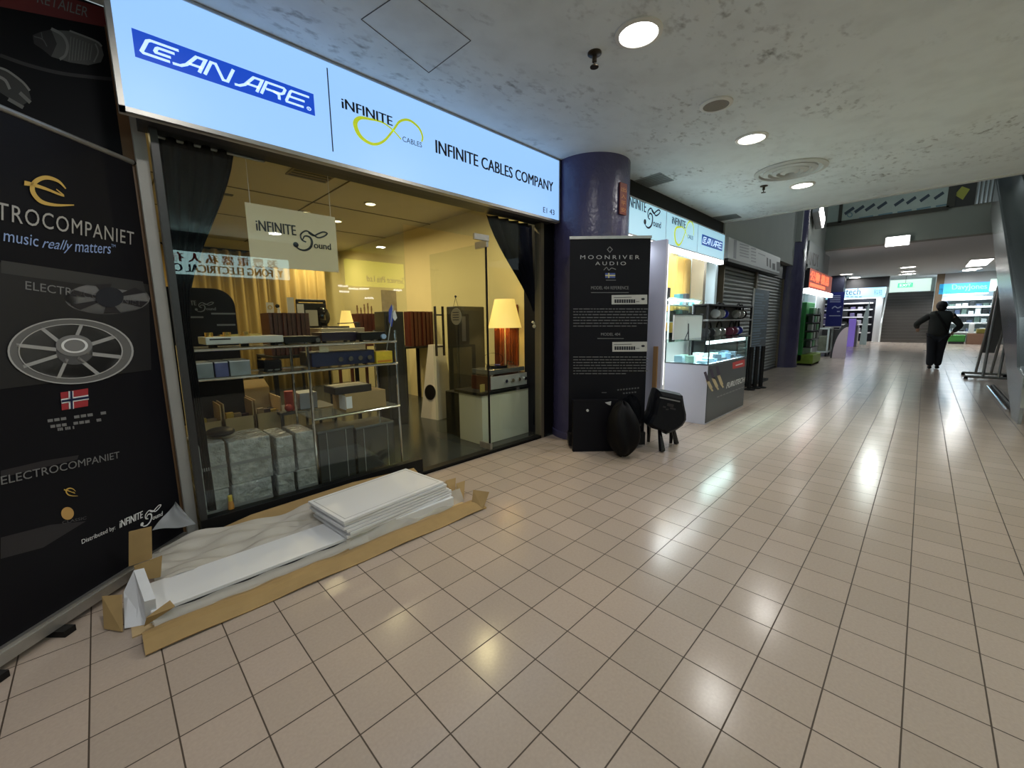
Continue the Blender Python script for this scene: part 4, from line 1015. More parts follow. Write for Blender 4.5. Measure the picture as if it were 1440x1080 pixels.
for k in range(3): mb.stroke([(884,565+5*k),(887,565+5*k)], 2.2, g)
mb.build('lower_print', PMID, mp)
# black plastic sack slumped at the foot of the banner
c0 = P(845,612,2,.0)
def blob(cx, cy, rx, ry, h, seedk, rot=0.0, amp_=.10, z0=0.0):
    mb = MB(); M = Matrix.Rotation(rot,4,'Z')
    def fn(u, v):
        th_ = 2*math.pi*u; ph = math.pi*(v-.5)
        r = 1+amp_*math.sin(3*th_+seedk)*math.cos(ph)+amp_*.7*math.sin(5*th_+7*v+seedk*2)+amp_*.5*math.sin(9*v+4*th_)
        p = M @ Vector((rx*r*math.cos(ph)*math.cos(th_), ry*r*math.cos(ph)*math.sin(th_), 0))
        return Vector((cx+p.x, cy+p.y, z0+max(0, h/2+h/2*math.sin(ph)*(1+.06*math.sin(4*th_+seedk)))))
    mb.grid(fn, 40, 20); bmesh.ops.remove_doubles(mb.bm, verts=mb.bm.verts, dist=1e-5); return mb
th = thing('black_sack', 'lumpy black sack slumped between the low black box and the pot', 'sack', (3.40,1.93,0))
blob(3.40,1.93,.13,.20,.52,4.1,-.75,.12).build('sack', mat('black_plastic_sack', (.004,.004,.005), .6, spec=.14), th, smooth=True)
fb = onplane(fh, (3.18,2.34,0))
q0, q1 = fb(806,590), fb(869,590); zt_ = fb(838,563).z
th = thing('black_cabinet', 'low black box with a small knob standing before the foot of the roll-up banner', 'box', ((q0.x+q1.x)/2,(q0.y+q1.y)/2,0))
e_ = (q1-q0); mb = MB(); base = [Vector((q0.x,q0.y,.001)), Vector((q1.x,q1.y,.001))]
mb.slab([base[0], base[1], base[1]+Vector((0,0,zt_)), base[0]+Vector((0,0,zt_))], fh*.07); mb.build('body', BLACKP, th)
kp = fb(826,577); MB().cyl(kp, kp-fh*.015, .012, 14).build('knob', mat('pale_knob_highlight', (.5,.5,.5), .4), th)
kp = fb(855,566); MB().slab([kp+rdir*-.03, kp+rdir*.03+Vector((0,0,.012)), kp+rdir*.025+Vector((0,0,-.03)), kp+rdir*.0+Vector((0,0,-.02))], -fh*.003).build('highlight_patch', mat('pale_knob_highlight'), th)  # pale patch painted as a highlight on the black box
c0 = P(855,611,2,0)
th = thing('gold_tag', 'small gold tag on the floor at the foot of the low black box', 'tag', (c0.x-.25,c0.y-.18,0))
MB().box(-.022,.022,-.012,.012,0,.055,.004,Matrix.Translation((c0.x-.36,c0.y-.27,0)) @ Matrix.Rotation(.8,4,'Z')).build('tag', mat('gold_foil', (.75,.5,.12), .3, .8), th)
# black pot with a bulging bag
pp = P(885,628,2,0)
th = thing('black_pot', 'black round pot stuffed with a black bag beside the banner', 'pot', (pp.x,pp.y,0))
MB().lathe([(0,.002),(.075,.002),(.085,.02),(.098,.22),(.105,.23),(.105,.25),(.09,.25),(.085,.06),(0,.06)], (pp.x,pp.y,0), 32).build('pot', BLACK, th, smooth=True)
blob(pp.x,pp.y,.12,.11,.36,2.1,.3,.12,.17).build('stuffed_bag', CLOTH, th, smooth=True)
# bag on legs
pf = P(931,634,2,0)
bg = thing('bag_stand', 'black bag draped on a short-legged black stand near the white counter', 'bag', (pf.x+.15,pf.y+.08,0), 0)
f = onplane(fh, (pf.x+.06,pf.y+.06,0))
outl = [(923,546),(956,553),(958,566),(961,580),(961,588),(956,596),(948,602),(932,609),(926,604),(912,600),(906,594),(914,580),(918,562)]
pts = [f(x,y) for x,y in outl]; cen = sum(pts, Vector())/len(pts)
mb = MB()
lay = [(-.11,.80),(-.085,.95),(0,1.0),(.10,.98),(.17,.9),(.2,.7)]
rings = [[mb.bm.verts.new(cen+(p-cen)*s+fh*d) for p in pts] for d, s in lay]
for A_, B_ in zip(rings, rings[1:]):
    for i in range(len(pts)): mb.bm.faces.new((A_[i], A_[(i+1)%len(pts)], B_[(i+1)%len(pts)], B_[i]))
mb.bm.faces.new(rings[0][::-1]); mb.bm.faces.new(rings[-1])
mb.build('bag_body', mat('black_nylon', (.005,.006,.009), .5, spec=.2, bump=.5, bscale=14), bg, smooth=False)
q = lambda u, v: cen+(f(u,v)-cen)*.97-fh*.115
mb = MB(); mb.stroke([(921.5,555),(950,561)], 1.8, q); mb.build('white_stripe', PGREY, bg)
mb = MB()
for (xa,ya,xb,yb,wd) in ((926,568,930,569,2.5),(932,565,941,567,4),(930,572,934,572,2),(936,570,944,572,2.5)): mb.stroke([(xa,ya),(xb,yb)], wd, q)
mb.build('faded_print', PDIM, bg)
def leg(x0,y0,x1,y1,r0,r1,dz=0.0):
    a = f(x0,y0); e = P(x1,y1,2,.012)
    MB().cyl(a+fh*(.0+dz), e, r1, 10, r0).sph((e.x,e.y,.016), .024, 10, (1.3,1.1,.66)).build('leg', BLACKG, bg, smooth=True)
leg(927,602,931,634,.032,.016); leg(950,596,951,623,.026,.016,.1)
for dx, dy in ((.22,.03),(.10,.22)):
    MB().cyl((cen.x+dx,cen.y+dy,.22),(cen.x+dx,cen.y+dy,.0),.024,10,.016).build('leg', BLACKG, bg)

# plaque on the pillar
ang = math.atan2(P(875,280,1,2.3).y-PC[1], P(875,280,1,2.3).x-PC[0])
best = None
for k in range(3600):
    t = -math.pi+2*math.pi*k/3600; pt = Vector((PC[0]+.403*math.cos(t), PC[1]+.403*math.sin(t), 2.4))
    d = pt-CAM; z = d.dot(FW); x = 720+FPX*d.dot(RT)/z
    if (pt.xy-Vector(PC[:2])).dot(-pt.xy) > 0:
        if best is None or abs(x-875) < best[0]: best = (abs(x-875), t, pt)
_, t, pt = best
zt = CAM.z+(ray(875,258).z/ray(875,258).xy.length)*pt.xy.length; zb = CAM.z+(ray(875,302).z/ray(875,302).xy.length)*pt.xy.length
pq = thing('red_plaque', 'narrow red and gold vertical scroll plaque on the purple pillar', 'plaque', (pt.x,pt.y,zb))
nv = Vector((math.cos(t),math.sin(t),0)); tv = Vector((-nv.y,nv.x,0))
MB().slab([pt.xy.to_3d()+tv*s+Vector((0,0,z)) for s,z in ((-.055,zb),(.055,zb),(.055,zt),(-.055,zt))], nv*.012).build('board', mat('plaque_red', (.20,.03,.015), .4), pq)
mb = MB(); o_ = pt.xy.to_3d()+nv*.0135
for k, chh in enumerate('出入平安'):
    zz_ = zt-.03-(zt-zb-.04)*(k+1)/4
    put_text(mb, chh, o_+tv*(-.04)+Vector((0,0,zz_+.012)), o_+tv*.04+Vector((0,0,zz_+.012)), o_+tv*(-.04)+Vector((0,0,zz_+(zt-zb)/4-.02)))
mb.build('plaque_lettering', mat('plaque_gold', (.65,.26,.06), .4), pq)

# ================================================================== SECOND SHOP (KIOSK)
f = on(1, KY)
X0, X1 = 4.22, f(1019,345).x; Z0, Z1 = f(1018,367).z, f(1020,330).z
s2 = thing('shop_sign', 'smaller glowing pale blue lightbox sign beyond the purple pillar', 'sign', ((X0+X1)/2, KY, Z0))
MB().box(X0,X1,KY+.01,KY+.1,Z0,Z1,.003).build('sign_box', GREY, s2)
MB().box(X0+.015,X1-.015,KY,KY+.012,Z0+.015,Z1-.015).build('sign_face', mat('lightbox_face_cool', (.5,.6,.65), .4, emit=(.30,.62,.80), es=.72), s2)
MB().box(X0,X1,KY-.006,KY+.014,Z0,Z0+.014).box(X0,X1,KY-.006,KY+.014,Z1-.014,Z1).box(X1-.014,X1,KY-.006,KY+.014,Z0,Z1).build('sign_frame', ALU, s2)
hh = Z1-Z0
a = f(882,322); u_ = (f(929,322).x-a.x)/4
sound_logo(frame((a.x, KY-.003, Z0+.36*hh), (u_,0,0), (0,0,u_*1.0)), INK, s2)
a = f(944,330); u_ = (f(975,330).x-a.x)/7.9
cables_logo(frame((a.x, KY-.003, Z0+.68*hh), (u_,0,0), (0,0,u_*1.0)), INK, LIME, s2)
a = f(986,350); b_ = f(1015.5,350)
canare(frame((a.x, KY-.003, Z0+.34*hh), ((b_.x-a.x)/5.2,0,0), (0,0,.36*hh)), mat('lightbox_blue_dark', (.01,.04,.2), .4, emit=(.004,.06,.26), es=.8), SIGNL, s2, ND)
mb = MB()
for px in (936,981): xx = f(px,335).x; mb.box(xx-.004,xx+.004,KY-.003,KY,Z0+.02,Z1-.02)
mb.build('divider_line', LGREY, s2)
tl = thing('strip_light', 'white strip light under the second lightbox sign', 'light', ((X0+X1)/2, KY+.03, Z0-.06))
MB().box(X0+.1,X1,KY+.0,KY+.07,Z0-.055,Z0,.004).build('diffuser', TUBE, tl); bulb(tl, ((X0+X1)/2,KY+.04,Z0-.065), 26, (.86,.96,1.0), 2.6, 165, 'bulb', 'RECTANGLE', .06)
kl = thing('added_panel_light', 'unseen white panel light added in the ceiling of the second shop', 'ceiling light', (6.0,2.85,2.66))  # lamp added behind the sign to brighten the second shop's interior
MB().box(5.2,7.0,2.72,2.98,2.63,2.66,.004).build('panel', TUBE, kl); bulb(kl, (6.1,2.85,2.62), 34, (.92,.98,1.0), 1.7, 170, 'bulb', 'RECTANGLE', .24)
# white side panel
X = 4.71
y0_, y1_ = P(933,450,0,X).y, 2.95
z1_ = P(925,338,0,X).z
sp = thing('side_panel', 'tall pale lavender side panel behind the black banner', 'panel', (X+.02, (y0_+y1_)/2, 0))
MB().box(X, X+.05, y0_, y1_, 0, z1_, .003).build('panel', mat('pale_lavender', (.50,.50,.62), .5), sp)
MB().box(X+.05, X+.065, y0_, y0_+.02, .5, z1_-.05).build('led_strip', mat('led_strip', (1,1,1), .4, emit=(1,1,1), es=2.0), sp)
th = thing('wooden_batten', 'narrow brown wooden batten leaning beside the pale side panel', 'batten', (X-.03, 2.35, 0))
q0 = P(920,487,0,X-.02); MB().box(X-.03,X-.008,P(924,520,0,X-.02).y,P(918,520,0,X-.02).y,0.0,q0.z,.002).build('batten', mat('warm_wood', (.30,.17,.07), .5), th)
# counter
CX0, CX1, CY0, CY1 = 5.126, 6.62, 1.79, 2.32
ZB, ZG = .735, 1.03
kc = thing('display_counter', 'white display counter with a dark printed front and lit glass top', 'counter', ((CX0+CX1)/2,(CY0+CY1)/2,0))
MB().box(CX0,CX1,CY0,CY1,0.0,ZB,.003).build('base_cabinet', mat('pale_white', (.62,.64,.74), .4), kc)
MB().box(CX0+.005,CX1-.01,CY0-.008,CY0,0.02,ZB-.01).build('front_graphic', mat('slate_print', (.05,.058,.066), .4), kc)
fg = kc.children[1]
f = on(1, CY0-.008)
g = lambda u, v: f(u, v)+ND; 
mb = MB(); put_text(mb, 'FURUTECH', g(1021,546.5), g(1046.5,537), g(1022,538.5), bold=.01, shear=.25); mb.build('brand_lettering', PWHITE, fg)
mb = MB()
for k in range(9): mb.stroke([(1008+k*4.3,558.5-1.65*k),(1011.3+k*4.3,557.2-1.65*k)], 1.6, g)
mb.build('tagline', PGREY, fg)
mb = MB(); poly(mb, f, [(1030,510),(1047,505),(1047,515),(1030,519)], ND); mb.build('red_label', mat('print_bright_red', (.50,.05,.05), .5), fg)
mb = MB(); mb.stroke([(1034,514),(1044,511)], 1.5, lambda u, v: f(u,v)+ND*2); mb.build('red_label_text', PWHITE, fg)
for (xa,ya,xb,yb,m1) in ((991,523,1002,550,'print_tan'),(999,519,1010,548,'print_tan'),(1008,515,1017,545,'print_tan')):
    mb = MB(); mb.stroke([(xa,ya),((xa+xb)/2-1,(ya+yb)/2)], 3.8, g); mb.build('plug_print', mat('print_dark_purple', (.05,.035,.07), .5), fg)
    mb = MB(); mb.stroke([((xa+xb)/2-2.2,(ya+yb)/2-2),(xb-2,yb-4)], 4.2, g); mb.stroke([(xb-2.5,yb-4),(xb,yb)], 2.4, g); mb.build('plug_tip_print', mat('print_tan', (.50,.40,.24), .5), fg)
mb = MB()
mb.box(CX0,CX1,CY0,CY0+.008,ZB,ZG).box(CX0,CX0+.008,CY0,CY1,ZB,ZG).box(CX1-.008,CX1,CY0,CY1,ZB,ZG).box(CX0,CX1,CY0,CY1,ZG-.008,ZG)
mb.build('glass_case', GLASSC, kc)
mb = MB()
for x in (CX0,CX1):
    for y in (CY0,CY1): mb.box(x-.006,x+.006,y-.006,y+.006,ZB,ZG+.004)
mb.box(CX0,CX1,CY0-.004,CY0+.004,ZB-.004,ZB+.008).box(CX0-.004,CX0+.004,CY0,CY1,ZB-.004,ZB+.008)
mb.build('case_frame', mat('dark_steel', (.08,.09,.09), .3, .7), kc)
mb = MB(); mb.box(CX0+.02,CX1-.03,CY0+.02,CY0+.045,ZG-.05,ZG-.012).build('case_light', TUBE, kc)
bulb(kc, ((CX0+CX1)/2,CY0+.05,ZG-.055), 15, (.85,.98,1.0), 1.2, 170, 'bulb', 'RECTANGLE', .04)
cnt = 0
for i in range(9):
    for j in range(3):
        x = CX0+.12+i*.155; y = CY0+.10+j*.15
        cc = random.choice((('pale blue packet',(.45,.62,.75)),('white packet',(.8,.85,.86)),('pale green packet',(.42,.62,.55)),('steel blue packet',(.16,.28,.42)),('dark packet',(.05,.07,.09))))
        t = thing('product_packet', 'small flat %s on the glass counter floor' % cc[0], 'packet', (x,y,ZB+.008), random.uniform(-.4,.4), 'packets inside the glass counter')
        M = Matrix.Translation((x,y,ZB+.009)) @ Matrix.Rotation(random.uniform(-.4,.4),4,'Z')
        MB().box(-.055,.055,-.05,.05,0,random.choice((.03,.05,.08)),.003,M).build('packet', mat(cc[0].replace(' ','_'), cc[1], .3), t)
# grey board with the stand silhouette on the counter
f = on(1, CY1-.12)
x0,x1,a,b = rect(948,443,987,478,1,CY1-.12)
gb = thing('grey_board', 'square grey board with a dark tripod print standing on the glass counter', 'board', ((x0+x1)/2,CY1-.12,ZG))
MB().box(x0,x1,CY1-.12,CY1-.10,ZG,b,.002).build('board', mat('board_grey', (.46,.45,.43), .5), gb)
MB().box(x1,x1+.012,CY1-.13,CY1-.09,ZG,b+.02).box(x0,x1,CY1-.13,CY1-.09,b,b+.012).build('board_edge', DARK, gb)
mb = MB(); g = lambda u, v: f(u, v)+ND
mb.stroke([(968,455),(968,477)], 1.6, g); mb.stroke([(968,465),(963,477)], 1.2, g); mb.build('tripod_print', INK, gb)
# glass showcase on the counter back, shelves
table_y = 2.75
x0,x1,a,b = rect(940,421,990,480,1,2.62)
sc_ = thing('glass_showcase', 'bright glass showcase of small goods behind the counter', 'showcase', ((x0+x1)/2,2.74,0))
MB().box(x0,x1,2.64,2.86,0,.95).build('plinth', WHITE, sc_)
MB().box(x0,x1,2.62,2.626,.95,b).box(x0,x1,2.62,2.86,b-.006,b).build('glass', GLASSC, sc_)
mb = MB()
for x in (x0,x1): mb.box(x-.01,x+.01,2.61,2.63,.95,b).box(x-.01,x+.01,2.84,2.86,.95,b)
mb.box(x0,x1,2.61,2.63,b-.012,b+.008); mb.build('frame', mat('white_frame', (.8,.9,.9), .4), sc_)
mb = MB()
for z in (1.25, 1.5): mb.box(x0,x1,2.63,2.84,z-.008,z)
mb.build('shelf', WHITE, sc_); MB().box(x0+.03,x1-.03,2.64,2.66,b-.03,b-.012).build('light_strip', TUBE, sc_)
bulb(sc_, ((x0+x1)/2,2.72,b-.035), 12, (.9,.98,1), 1.0, 170, 'bulb', 'RECTANGLE', .1)
for z in (1.25,1.5,.95):
    for k in range(6):
        xx = x0+.1+(x1-x0-.2)*k/5; cc = random.choice((BLACK, DARK, mat('teal_goods',(.05,.16,.18),.4), mat('white_packet',(.8,.85,.86),.3)))
        t = thing('boxed_cable', 'small boxed item standing on a shelf of the bright glass showcase', 'box', (xx,2.73,z), 0, 'goods in the bright showcase')
        MB().box(xx-.055,xx+.055,2.68,2.78,z,z+random.uniform(.1,.19),.004).build('pack', cc, t)
# yellow wood cabinet, cream wall, speaker, hanging goods
f = on(1, 3.0)
x0,x1,a,b = rect(950,362,970,423,1,2.90)
wd = thing('wood_cabinet', 'tall yellow pine cabinet at the back of the second shop', 'cabinet', ((x0+x1)/2,3.1,0))
MB().box(x0,x1,2.90,3.16,0,b).build('carcass', mat('pine', (.60,.38,.10), .45, noise=.12, nscale=6), wd)
for k in range(2):
    xa = x0+(x1-x0)*k/2; 
    for j in range(3): MB().box(xa+.008,xa+(x1-x0)/2-.008,2.885,2.90,.05+j*(b-.06)/3,.04+(j+1)*(b-.06)/3,.003).build('door', mat('pine'), wd)
x2,x3,a,b = rect(934,404,943,425,1,2.88)
th = thing('loudspeaker', 'small black loudspeaker hung before the cream wall of the second shop', 'loudspeaker', ((x2+x3)/2,2.94,a))
MB().box(x2,x3,2.88,3.0,a,b,.01).build('cabinet', BLACK, th); MB().box((x2+x3)/2-.02,(x2+x3)/2+.02,3.0,3.22,(a+b)/2-.02,(a+b)/2+.02).build('bracket', BLACK, th)
struct(MB().box(4.8, 7.39, 3.2, 3.29, 0, 2.6).build('wall_cream', mat('cream_wall')))
ya, yb = P(986,400,0,7.36).y, P(973,400,0,7.36).y
pr = thing('peg_panel', 'white peg panel hung with small packs in the second shop', 'display panel', (7.38,(ya+yb)/2,.0))
MB().box(7.36,7.40,ya,yb,0,2.35).build('panel', mat('pale_panel', (.72,.80,.82), .4), pr)
for k in range(6):
    z = 2.2-.24*k
    t = thing('hanging_pack', 'small grey pack hanging on the white peg panel', 'packet', (7.33,(ya+yb)/2,z-.1), 0, 'packs on the white peg panel')
    MB().box(7.335,7.355,ya+.03,yb-.03,z-.15,z,.004).build('pack', mat('pack_grey', (.16,.2,.2), .4), t)
    MB().cyl((7.36,(ya+yb)/2,z),(7.32,(ya+yb)/2,z+.01),.004,6).build('hook', CHROME, t)
# headphone rack
f = on(1, 2.30)
x0,x1,a,b = rect(994,429,1056,476,1,2.30)
hr = thing('headphone_rack', 'black open rack of headphones beside the shutter', 'rack', ((x0+x1)/2,2.4,0))
for x in (x0+.02,x1-.02):
    for y in (2.30,2.50): MB().box(x-.015,x+.015,y-.015,y+.015,0,b).build('post', BLACK, hr)
zs = [P(1025,474,1,2.3).z, P(1025,449,1,2.3).z, b]
for z in zs: MB().box(x0,x1,2.28,2.52,z-.025,z,.003).build('shelf', mat('rack_edge', (.12,.12,.12), .3) if z != b else BLACK, hr)
MB().box(x0,x1,2.51,2.525,zs[0]-.3,b).build('back_panel', mat('rack_grey', (.16,.165,.17), .6), hr)
def headphones(x, y, z, m, label, s=1.0):
    t = thing('headphones', label, 'headphones', (x,y,z))
    r = .10*s; c = Vector((x,y,z+.13*s))
    MB().tube([c+Vector((r*math.cos(k*math.pi/10),0,r*math.sin(k*math.pi/10))) for k in range(11)], .012*s).build('headband', BLACK, t)
    for sg_ in (-1,1):
        MB().cyl(c+Vector((sg_*r-.02,0,-.05*s)), c+Vector((sg_*r+.02,0,-.05*s)), .062*s, 18).build('ear_cup', m, t)
    MB().lathe([(0,0),(.05,0),(.05,.008),(.01,.016),(.01,.07*s),(0,.07*s)], (x,y,z), 14).build('stand', BLACK, t)
hm = [mat('hp_silver',(.5,.52,.5),.2,.6), mat('hp_blue',(.03,.04,.35),.3), mat('hp_black',(.02,.02,.022),.3), mat('hp_wine',(.12,.03,.06),.35)]
L1 = x1-x0
for k, (u, mm, lb) in enumerate(((.30,0,'silver headphones on the upper shelf of the black rack, left of the blue pair'),(.46,1,'blue headphones on the upper shelf of the black rack'),(.76,0,'large silver headphones on the upper shelf of the black rack, at right'),(.92,2,'black headphones at the upper right end of the black rack'))):
    headphones(x0+L1*u, 2.37+.06*(k%2), zs[1], hm[mm], lb, 1.15)
for k, (u, mm, lb) in enumerate(((.12,2,'black headphones at the lower left end of the black rack'),(.42,0,'silver headphones on the lower shelf of the black rack'),(.62,3,'wine red headphones on the lower shelf of the black rack'),(.84,1,'bright blue headphones on the lower shelf of the black rack'))):
    headphones(x0+L1*u, 2.37+.06*(k%2), zs[0], hm[mm], lb, 1.15)
# tall translucent text banner
f = on(1, 2.32)
x0,x1,a,b = rect(1057,407,1078,520,1,2.32)
tb = thing('text_banner', 'tall narrow blue-green banner covered in white text before the shutter', 'banner', ((x0+x1)/2,2.32,0))
MB().box(x0,x1,2.32,2.326,.04,b).build('graphic_panel', mat('petrol_print', (.025,.055,.085), .4), tb)
MB().box(x0-.015,x0,2.31,2.335,0,b+.01).build('edge_pole', LGREY, tb); MB().box(x0-.02,x1+.02,2.22,2.44,0,.04).build('base', BLACK, tb)
mb = MB(); H_ = b-.04
for k in range(26):
    z = b-.10-k*(H_-.5)/26; mb.box(x0+.06,x0+.06+(x1-x0-.12)*random.uniform(.5,1),2.316,2.319,z-.012,z+.012 if k%7 else z+.03)
mb.build('text_line', mat('petrol_text', (.16,.24,.34), .5), tb)
# stanchions
for k, px in enumerate(((1053,548),(1061,546),(1069,545))):
    p = P(*px, 2, 0)
    t = thing('barrier_post', '%s of the three short black barrier posts beyond the counter' % ('left','middle','right')[k].replace('left','leftmost').replace('right','rightmost'), 'post', (p.x,p.y,0))
    MB().cyl((p.x,p.y,.02),(p.x,p.y,.78),.035,16).build('post', BLACK, t); MB().lathe([(0,0),(.10,0),(.10,.015),(.03,.03),(0,.03)], (p.x,p.y,0), 20).build('base', BLACK, t, smooth=True)

# ================================================================== SHUTTERED SHOPS
f = on(1, KY-.02)
X0, X1 = f(1024,350).x, f(1097,370).x; Z0, Z1 = f(1023.7,363).z, f(1024.6,332.6).z
s3 = thing('shop_sign', 'unlit grey-white sign board over the closed shutters', 'sign', ((X0+X1)/2,KY,Z0))
MB().box(X0,X1,KY-.02,KY+.08,Z0,Z1,.004).build('board', mat('grey_board', (.42,.44,.47), .5), s3)
g = lambda u, v: f(u, v)+ND
mb = MB(); poly(mb, f, [(1032,337),(1036,338),(1035,364),(1031,363)], ND)
for k in range(5): mb.stroke([(1040,343+k*4),(1053,346.5+k*4)], 1.8, g); mb.stroke([(1056,349+k*4.4),(1063,351+k*4.4)], 2.2, g)
mb.stroke([(1066,356),(1076,360)], 1.5, g); mb.build('sign_print', mat('sign_print_grey', (.14,.15,.19), .5), s3)
mb = MB()
for (xa,ya,w_,h_) in ((1078,362,2,12),(1082,364,2,12),(1086,370,4,9),(1092,368,5,13)): poly(mb, f, [(xa,ya),(xa+w_,ya+1),(xa+w_,ya+h_+1),(xa,ya+h_)], ND)
mb.build('picture_print', INK, s3)
MB().box(X0,X1,KY-.03,KY+.1,Z0-.05,Z0).build('lower_channel', BLACK, s3)
def shutter(label, x0, x1):
    th = thing('roller_shutter', label, 'shutter', ((x0+x1)/2, 2.72, 0))
    def fn(u, v):
        z = 2.28*v; k = v*30; return Vector((x0+(x1-x0)*u, 2.72-.018*abs(math.sin(k*math.pi)), z))
    mb = MB(); mb.grid(fn, 1, 240); o = mb.build('slats', mat('shutter_grey', (.20,.22,.22), .45, .3), th); o.modifiers.new('thickness','SOLIDIFY').thickness = .004
    for xa in (x0-.04, x1): MB().box(xa,xa+.04,2.66,2.76,0,2.28).build('guide_rail', mat('bronze_frame'), th)
    MB().box(x0,x1,2.68,2.74,0,.05).build('bottom_bar', DARK, th)
xs = [P(1012,450,1,2.7).x, P(1058,450,1,2.7).x, 12.6]
shutter('left of two closed grey roller shutters beyond the second shop', max(7.60,xs[0]), xs[1]-.05)
shutter('right of two closed grey roller shutters, beside the far purple pillar', xs[1]+.05, 12.6)
struct(MB().box(7.05,12.75,2.66,2.8,2.28,2.66).build('trim_11', DARK))
struct(MB().box(7.02,7.12,2.60,2.8,0,2.66).build('trim_12', mat('bronze_frame')))

# ================================================================== FAR LEFT SHOPS
f = on(1, 2.38)
X0, X1 = 13.5, f(1157,370).x; Z0, Z1 = f(1140,383).z, f(1145,344).z
s4 = thing('shop_sign', 'grey sign board just beyond the far purple pillar', 'sign', ((X0+X1)/2,2.38,Z0))
MB().box(X0,X1,2.34,2.40,Z0,Z1,.004).build('board', mat('sign_grey', (.22,.24,.24), .5), s4)
g = lambda u, v: on(1,2.338)(u, v)
mb = MB(); put_text(mb, 'HANDY', g(1131,370), g(1151,376), g(1131,350), bold=.02); put_text(mb, '8 8 8', g(1131,379), g(1151,383), g(1131,374)); mb.build('sign_lettering', mat('sign_dark_red', (.06,.05,.05), .5), s4)
X0, X1 = 13.5, f(1164,400).x; Z0, Z1 = 2.08, 2.60
s5 = thing('led_sign', 'glowing orange-red LED sign over a shop beyond the far pillar', 'sign', ((X0+X1)/2,2.3,Z0))
MB().box(X0,X1,2.28,2.40,Z0,Z1).build('sign_box', DARK, s5)
MB().box(X0,X1,2.276,2.28,Z0,Z1).build('sign_face', mat('led_face', (.4,.1,.06), .5, emit=(.50,.10,.06), es=.45), s5)
mb = MB(); g = lambda x, z: Vector((x, 2.272, z))
put_text(mb, '公聊 機器', g(X0+.1,Z0+.2), g(X1-.6,Z0+.2), g(X0+.1,Z1-.05), bold=.02); mb.box(X0+.1,X1-1.2,2.270,2.274,Z0+.06,Z0+.15); mb.build('sign_lettering', mat('led_orange', (1,.2,.1), .5, emit=(1.0,.16,.06), es=1.6), s5)
MB().box(X0,X1+.3,2.26,2.40,Z0-.12,Z0).build('white_light_strip', TUBE, s5); bulb(s5, ((X0+X1)/2,2.2,Z0-.13), 14, (.8,.95,1), 3.0, 160, 'bulb', 'RECTANGLE', .1)
# lit shop window below
struct(MB().box(13.5, 15.6, 2.62, 2.63, .05, 2.0).build('window_4', GLASSC))
pn = thing('window_glow', 'pale blue glowing panel for the lit shop window under the LED sign', 'poster', (15.2,3.2,1.0))  # glowing panel standing in for the light-blue lit shop window
MB().box(13.7,16.6,3.2,3.24,1.25,2.05).build('poster', mat('blue_window_glow', (.2,.5,.8), .4, emit=(.18,.5,.85), es=.7), pn)
MB().box(13.7,16.6,3.19,3.21,1.25,1.40).build('window_glow_band', DARK, pn); MB().box(13.68,16.62,3.21,3.30,0.0,1.25).build('stand', DARK, pn)
struct(MB().box(15.6,15.75,2.42,2.7,0,2.08).build('trim_13', mat('pale_frame', (.6,.65,.65), .4)))
struct(MB().box(15.75,17.9,2.5,2.7,0,3.35).build('wall_shop_pier', mat('far_wall')))
# green gift rack
f = on(1, 2.33)
p = P(1126,514,2,0); 
gr = thing('green_rack', 'tall green goods rack standing beside the far purple pillar', 'rack', (13.95,2.33,0))
x0,x1 = f(1119,470).x, f(1136,470).x; zt = f(1128,424).z
x0 = 13.62; x1 = max(x1, 14.8)
GRN = mat('green_card', (.03,.24,.05), .45, noise=.4, nscale=9); 
MB().box(x0,x1,2.30,2.42,.10,zt,.02).build('back_panel', GRN, gr)
MB().box(x0,x1,2.05,2.42,.05,.30,.02).build('base_bin', mat('green_yellow', (.22,.34,.03), .5, noise=.4, nscale=6), gr)
for x in (x0+.05,x1-.05): MB().box(x-.03,x+.03,2.08,2.40,0,.06).build('foot', BLACK, gr)
for j in range(5):
    z = .5+j*(zt-.6)/5
    MB().box(x0+.02,x1-.02,2.12,2.32,z-.02,z).build('tier', DARK, gr)
    for k in range(3):
        xx = x0+.2+(x1-x0-.4)*k/2
        t = thing('packet', 'dark green packet on a tier of the green goods rack', 'packet', (xx,2.2,z), 0, 'packets on the green rack')
        MB().box(xx-.13,xx+.13,2.15,2.25,z,z+.17,.01).build('pack', mat('packet_%d' % ((j+k)%3), ((.03,.05,.03),(.06,.30,.09),(.30,.36,.30))[(j+k)%3], .4), t)
MB().sph((x1+.02,2.25,1.15),.25,14,(.4,.5,1.8)).build('dark_bag', BLACK, gr, smooth=True)
# cage trolley
p0 = P(1141,497,2,0); p1 = P(1158,497,2,0); X = 17.0
y0,y1 = P(1164,480,0,17.2).y, P(1143,480,0,17.2).y
tr = thing('cage_trolley', 'pale framed cage trolley of goods on castors by the far shops', 'trolley', (17.4,(y0+y1)/2,0))
zt = P(1155,462,0,17.2).z; zb = .16
mb = MB()
for (xa,ya) in ((17.2,y0),(17.2,y1),(18.0,y0),(18.0,y1)): mb.box(xa-.025,xa+.025,ya-.025,ya+.025,zb,zt)
for z in (zb,zt):
    mb.box(17.2,18.0,y0-.025,y0+.025,z-.025,z+.025).box(17.2,18.0,y1-.025,y1+.025,z-.025,z+.025).box(17.175,17.225,y0,y1,z-.025,z+.025).box(17.975,18.025,y0,y1,z-.025,z+.025)
mb.build('frame', mat('pale_tube', (.55,.60,.58), .4), tr)
MB().box(17.24,17.96,y0+.03,y1-.03,zb+.02,zt-.25,.02).build('goods', mat('mixed_goods', (.16,.17,.12), .5, noise=.6, nscale=6), tr)
